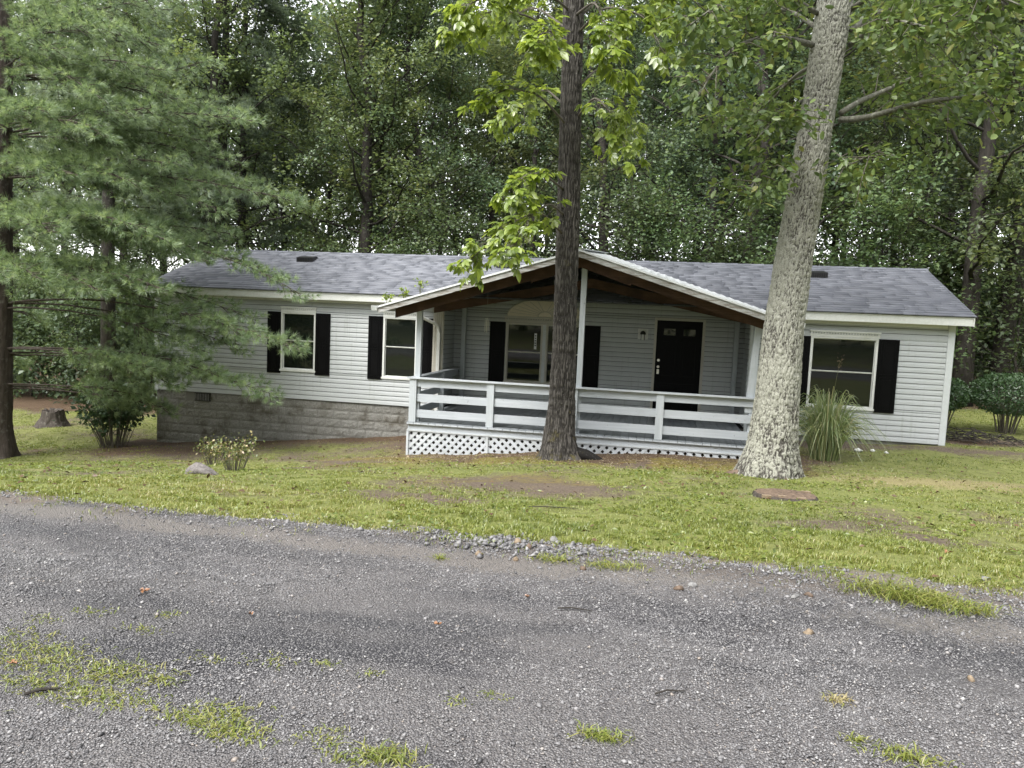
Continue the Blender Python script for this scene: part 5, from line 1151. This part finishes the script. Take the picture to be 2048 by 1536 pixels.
for k, (dx, dy, r_, lb) in enumerate(((-.16, .0, .10, 'largest piece of white rubble by the wall right of the reed grass'), (.10, .06, .07, 'white rubble piece right of the largest one by the wall'), (.30, -.08, .055, 'small white rubble piece farthest right along the wall'))): rock((PT['white'][0]+dx, PT['white'][1]+dy), (r_*1.5, r_, r_*.8), 70+k, 'white', 'rubble_piece', lb, 'rubble', k, .35, 'white rubble by the wall')
# brush pile by the right corner
db = PT['debris']; e = empty('brush_pile', (db[0], db[1], float(terr(db[0], db[1])))); tag(e, 'low pile of brown twigs and dead roots at the right corner of the house', 'brush pile'); m_ = MB()
for k in range(150):
    x, y = db[0]+rng.normal(0, .65), db[1]+rng.normal(0, .35); a = rng.random()*6.28; L = .2+.5*rng.random(); z = float(terr(x, y, False))+.02+.2*rng.random()*math.exp(-((x-db[0])/.8)**2)
    m_.tube([(x, y, z), (x+.5*L*math.cos(a), y+.5*L*math.sin(a), z+.07*rng.random()), (x+L*math.cos(a), y+L*math.sin(a), z-.03)], [.009, .008, .004], 4, False)
hb(m_, 'twigs', M['bark_woods'], e)['kind'] = 'stuff'
def stick(px, py, L, a, label, r_=.004):
    P = on_road(px, py); z = float(terr(P[0], P[1]))+.012; o = MB().tube([(P[0]-L/2*math.cos(a), P[1]-L/2*math.sin(a), z), (P[0]-.1*L*math.cos(a), P[1]-.1*L*math.sin(a)+.01, z+.006), (P[0]+.2*L*math.cos(a), P[1]+.2*L*math.sin(a), z+.004), (P[0]+L/2*math.cos(a), P[1]+L/2*math.sin(a), z)], [r_, r_, r_*.9, r_*.5], 6).build('stick', M['bark_woods']); tag(o, label, 'stick')
stick(1150, 1226, .19, .1, 'dark stick on the upper middle of the driveway'); stick(1340, 1394, .14, .45, 'dark stick on the lower right of the driveway'); stick(1100, 1018, .5, .25, 'long thin twig on the bare patch of the lawn', .005); stick(85, 1392, .12, .7, 'tan twig in the driveway weeds at lower left', .007)
def fallen(px, py, s, label, seed):
    g = np.random.default_rng(seed); P = on_road(px, py); P = np.array([P[0], P[1], float(terr(P[0], P[1]))+.012]); V = [P]; n_ = 14
    for k in range(n_): a = k*6.283/n_; r_ = s*(.6+.4*math.cos(3*a+seed))*(1.3 if k == 0 else 1); V.append(P+[math.cos(a+seed)*r_, math.sin(a+seed)*r_*.8, g.random()*.018])
    o = obj('fallen_leaf', tri_mesh('fallen_leaf', np.array(V), np.array([(0, k+1, (k+1) % n_+1) for k in range(n_)]), M['orange'], False, {'rnd': g.random(n_+1)})); tag(o, label, 'leaf', 'orange leaves on the driveway')
for k, (q, s, lb) in enumerate([((288, 1188), .035, 'orange fallen leaf on the driveway at upper left, the largest'), ((503, 1233), .016, 'tiny orange leaf right of the largest orange leaf'), ((25, 1332), .026, 'brown-orange leaf among the weeds at the left edge'), ((1054, 1199), .018, 'small orange-brown leaf in the middle of the driveway'), ((877, 1256), .026, 'pale curled leaf left of the dark stick on the driveway'), ((1894, 1108), .035, 'rust-red leaf in the grass at the right')]): fallen(*q, s, lb, k+1)

# ================================================================== GRASS, GRAVEL, LITTER
def in_view(x, y, m=1.15):
    d = np.stack([x-CAM[0], y-CAM[1], np.full_like(x, -1.9)], -1); z = d@FW; u = (d@RT)/z*FPX; return (z > 1.0) & (np.abs(u) < 1024*m+80)
def blades(x, y, h, wv, rnd, lean=.5):
    n = len(x); z = terr(x, y)-.006; a = rng.random(n)*6.283; b = rng.random(n)*6.283; ln = lean*(.3+rng.random(n))
    dx, dy = np.cos(a)*wv/2, np.sin(a)*wv/2; tx, ty = np.cos(b)*h*ln, np.sin(b)*h*ln; P = np.stack([x, y, z], -1)
    V = np.stack([P+np.stack([-dx*.6, -dy*.6, 0*x], -1), P+np.stack([dx*.6, dy*.6, 0*x], -1), P+np.stack([tx*.4+dx, ty*.4+dy, h*.62], -1), P+np.stack([tx*.4-dx, ty*.4-dy, h*.62], -1), P+np.stack([tx*1.15, ty*1.15, h*(.98-.35*ln)], -1)], 1)
    k = np.arange(n)[:, None]*5; F = np.concatenate([k+[0, 1, 2], k+[0, 2, 3], k+[3, 2, 4]], 1).reshape(-1, 3); return V.reshape(-1, 3), F, np.repeat(rnd, 5)
def scatter(n, x0, x1, y0, y1, keep):
    x = x0+(x1-x0)*rng.random(n); y = y0+(y1-y0)*rng.random(n); k = keep(x, y); return x[k], y[k]
def lawn_keep(pw):
    def f(x, y):
        m_ = masks(x, y); cl = fbm(x*5, y*5, 0, 71, 3); inside = (x > .8) & (x < 18.3) & (y > -.05) | (x > 8.0) & (x < 14.4) & (y > -2.6)
        return (rng.random(len(x)) < np.clip(m_['grass']*1.0*(.08+1.5*np.clip((cl-.42)*4.5, 0, 1)), 0, 1)*pw) & in_view(x, y) & ~inside
    return f
parts = []
for n, reg, hh, ww in ((330000, (5, 17, -11.4, -8.2), .058, .0055), (260000, (1, 22, -8.2, -4.5), .048, .0075), (170000, (-6, 25, -4.5, -.2), .045, .010), (80000, (-10, 3, -2, 6.5), .06, .014), (80000, (18.3, 29, -.3, 9.5), .06, .013)):
    x, y = scatter(n, *reg, lawn_keep(.9)); k = len(x); mm = masks(x, y); tall = fbm(x*1.1, y*1.1, 0, 77, 3)
    h = hh*(.28+.75*rng.random(k))*(.40+.75*tall)*(1+.35*np.exp(-((y+10.2)/.6)**2)); tint = fbm(x*.5+3, y*.9, 0, 81, 3); lush = blob(x, y, PT['lush'], 2.6, .9)
    rnd = np.clip(rng.random(k)*.65+(tint-.25)*.6+.3*mm['dry']-.30*lush+.12*np.exp(-((y+10.2)/.9)**2), 0, 1); parts.append(blades(x, y, h, ww*(.7+.6*rng.random(k)), rnd, .8))
def join(parts, name, mat, label):
    V, F, A, n = [], [], [], 0
    for v, f, a in parts: V.append(v); F.append(f+n); A.append(a); n += len(v)
    return tag(obj(name, tri_mesh(name, np.concatenate(V), np.concatenate(F), mat, False, {'rnd': np.concatenate(A)})), label, kind='stuff')
lg_ = join(parts, 'lawn_grass', M['blade'], 'short patchy yellow-green lawn grass'); print('lawn tris', len(lg_.data.polygons))
x, y = scatter(26000, 3, 20, -10.9, -4, lambda x, y: in_view(x, y) & (rng.random(len(x)) < masks(x, y)['grass']*np.clip((fbm(x*1.6, y*1.6, 0, 111, 3)-.5)*6, 0, 1))); k = len(x)
c = np.stack([x, y, terr(x, y)+.012+.025*rng.random(k)], -1); V, F = leaf_arrays(c, rng.normal(0, 1, (k, 3))*[1, 1, .3], rng.normal(0, .4, (k, 3))+[0, 0, 1], .03+.03*rng.random(k), .018+.018*rng.random(k))
join([(V, F, np.repeat(rng.random(k)*.6, 4))], 'lawn_weeds', M['blade'], 'low clover and broad-leaved weeds mixed into the lawn')
# weeds in the driveway
def tuft_pts(px, py, rx, ry, n, h, w_=.006):
    P = on_road(px, py); x = P[0]+rng.normal(0, rx, n); y = P[1]+rng.normal(0, ry, n); return blades(x, y, h*(.5+.8*rng.random(n)), w_*(.7+.6*rng.random(n)), np.clip(rng.random(n)*.7+.25, 0, 1), 1.5)
W = [(40, 1300, .14, .08, 260, .03), (90, 1325, .12, .07, 260, .03), (60, 1370, .14, .05, 220, .03), (200, 1345, .10, .05, 160, .03), (250, 1350, .10, .04, 160, .03), (170, 1395, .10, .04, 140, .03), (230, 1400, .10, .04, 140, .025), (330, 1365, .05, .03, 60, .03), (390, 1440, .07, .03, 150, .03), (440, 1455, .08, .04, 200, .03), (470, 1470, .08, .03, 150, .03), (450, 1425, .08, .03, 120, .025), (650, 1480, .05, .03, 90, .025), (690, 1525, .05, .02, 60, .03), (300, 1420, .06, .03, 60, .02),
     (85, 1240, .05, .03, 50, .02), (190, 1225, .06, .03, 60, .02), (340, 1230, .04, .02, 40, .02), (290, 1262, .05, .02, 50, .02), (415, 1320, .05, .02, 40, .02), (545, 1322, .06, .03, 60, .02), (650, 1330, .04, .02, 40, .02), (740, 1352, .03, .02, 30, .02), (910, 1405, .03, .02, 30, .02), (985, 1395, .04, .02, 40, .02), (1470, 1110, .1, .05, 90, .05)]
join([tuft_pts(*q) for q in W], 'driveway_weeds', M['blade'], 'sparse low weeds growing through the driveway at the lower left')
TF = [((775, 1520), .05, .028, 150, .05, 'bushy green weed tuft at the bottom of the driveway, left of centre'), ((1200, 1476), .05, .014, 150, .035, 'bright green grass tuft alone low on the driveway, right of centre'), ((1676, 1404), .03, .015, 70, .035, 'dry straw-coloured tuft on the right of the driveway'), ((1820, 1522), .06, .025, 150, .04, 'green tuft at the bottom edge of the driveway at the right'), ((1710, 1482), .02, .012, 40, .03, 'tiny pale tuft on the driveway above the bottom right tuft'),
      ((1105, 1121), .07, .03, 160, .05, 'green tuft in front of the gravel pile'), ((1230, 1135), .11, .04, 200, .05, 'wide thin tuft right of the gravel pile'), ((880, 1119), .02, .01, 50, .04, 'tiny dark tuft at the driveway edge left of the gravel pile'), ((1780, 1190), .13, .06, 420, .09, 'tall grass tuft at the right driveway edge, left of its neighbours'), ((1850, 1205), .11, .05, 300, .08, 'tall grass tuft at the right driveway edge, middle one'), ((1920, 1222), .10, .04, 240, .08, 'tall grass tuft at the right driveway edge near the corner')]
for q, rx, ry, n, h, lb in TF:
    v, f, a = tuft_pts(q[0], q[1], rx, ry, n, h); o = obj('grass_tuft', tri_mesh('grass_tuft', v, f, M['blade'], False, {'rnd': a if 'dry' not in lb else np.clip(a+.5, 0, 1)})); tag(o, lb, 'grass tuft', 'grass tufts on the driveway')
# stones
def stones(x, y, s, rnd, sink=.3, squash=.62):
    n = len(x); base = np.array([[1, 0, 0], [-1, 0, 0], [0, 1, 0], [0, -1, 0], [0, 0, 1], [0, 0, -1]], float); J = base[None]*(.65+.7*rng.random((n, 6, 1)))+rng.normal(0, .22, (n, 6, 3)); J[:, :, 2] *= squash
    a = rng.random(n)*6.283; c, s_ = np.cos(a)[:, None], np.sin(a)[:, None]; X = J[:, :, 0]*c-J[:, :, 1]*s_; Yv = J[:, :, 0]*s_+J[:, :, 1]*c
    z = terr(x, y)+s*squash*(1-2*sink)*.9; V = np.stack([x[:, None]+X*s[:, None], y[:, None]+Yv*s[:, None], z[:, None]+J[:, :, 2]*s[:, None]], -1).reshape(-1, 3)
    f = np.array([[0, 2, 4], [2, 1, 4], [1, 3, 4], [3, 0, 4], [2, 0, 5], [1, 2, 5], [3, 1, 5], [0, 3, 5]]); F = (np.arange(n)[:, None, None]*6+f[None]).reshape(-1, 3); return V, F, np.repeat(rnd, 6)
def road_keep(x, y):
    m_ = masks(x, y); cl = fbm(x*.9, y*1.9, 0, 91, 3); return (rng.random(len(x)) < np.clip(m_['road']*(.12+1.3*np.clip((cl-.34)*3, 0, 1))*(1-.9*m_['sand']), 0, 1)) & in_view(x, y, 1.25)
x, y = scatter(200000, 6.8, 16.3, -13.8, -10.7, road_keep); k = len(x); s = .0036+.0036*rng.random(k)**2; s = np.where(rng.random(k) < .035, s*1.9, s)
xb_, yb_ = scatter(3200, 6.8, 16.3, -13.8, -11.2, lambda x, y: in_view(x, y, 1.2) & (rng.random(len(x)) < np.clip((fbm(x*1.3, y*1.6, 0, 97, 3)-.42)*4, .04, 1)*(.35+.65*(x > 12.2)))); kb = len(xb_)
gv = join([stones(x, y, s, np.clip(rng.normal(.5, .25, k), 0, 1), .2), stones(xb_, yb_, .006+.010*rng.random(kb)**2.5, np.clip(rng.normal(.5, .22, kb), 0, 1), .35)], 'road_gravel', M['stone'], 'grey stone chips covering the driveway'); print('gravel', k)
def rim_keep(x, y):
    m_ = masks(x, y); return (rng.random(len(x)) < np.clip(m_['rim']*1.1*(.2+1.2*(fbm(x*3, y*3, 0, 95, 3) > .46)), 0, 1)) & in_view(x, y, 1.2)
x, y = scatter(12000, 6.5, 17, -11.7, -10.3, rim_keep); k = len(x); s = .006+.012*rng.random(k)**2.4
px_, py_ = PT['bare'][0], 0
x2 = 11.75+rng.normal(0, .42, 420); y2 = -10.85+rng.normal(0, .12, 420); s2 = .009+.020*rng.random(420)**2
join([stones(x, y, s, np.clip(rng.normal(.45, .22, k), 0, 1), .3), stones(x2, y2, s2, np.clip(rng.normal(.38, .22, 420), 0, 1), .15)], 'edge_gravel', M['stone'], 'loose coarse gravel along the edge of the lawn')
# litter
def lit_keep(x, y):
    m_ = masks(x, y); return (rng.random(len(x)) < np.clip(m_['litter']*.8+m_['moss']*.4+.12*(1-m_['grass'])*(1-m_['road']), 0, 1)) & in_view(x, y) & ~((x > .8) & (x < 18.3) & (y > -.05)) & ~((x > 8.0) & (x < 14.4) & (y > -2.6))
x, y = scatter(30000, -9, 27, -10.6, 8, lit_keep); k = len(x); c = np.stack([x, y, terr(x, y)+.008+.01*rng.random(k)], -1); L = .03+.05*rng.random(k)**2
V, F = leaf_arrays(c, rng.normal(0, 1, (k, 3))*[1, 1, .15], rng.normal(0, .3, (k, 3))+[0, 0, 1], L, L*.55)
x3, y3 = scatter(800, 3, 20, -10.8, -1, lambda x, y: in_view(x, y) & (masks(x, y)['grass'] > .2)); k3 = len(x3); c3_ = np.stack([x3, y3, terr(x3, y3)+.02+.015*rng.random(k3)], -1); L3 = .035+.05*rng.random(k3); V3, F3 = leaf_arrays(c3_, rng.normal(0, 1, (k3, 3))*[1, 1, .2], rng.normal(0, .4, (k3, 3))+[0, 0, 1], L3, L3*.55)
x2, y2 = scatter(9000, 7, 16.5, -7.5, -2.6, lambda x, y: in_view(x, y) & (rng.random(len(x)) < masks(x, y)['litter']*.9)); k2 = len(x2); c2 = np.stack([x2, y2, terr(x2, y2)+.008], -1); V2, F2 = leaf_arrays(c2, rng.normal(0, 1, (k2, 3))*[1, 1, .1], rng.normal(0, .2, (k2, 3))+[0, 0, 1], .028, .016)
join([(V, F, np.repeat(rng.random(k)*.9, 4)), (V3, F3, np.repeat(rng.random(k3)*.55, 4)), (V2, F2, np.full(len(V2), .97))], 'leaf_litter', M['dead'], 'brown fallen leaves and pale flecks on the bare ground')
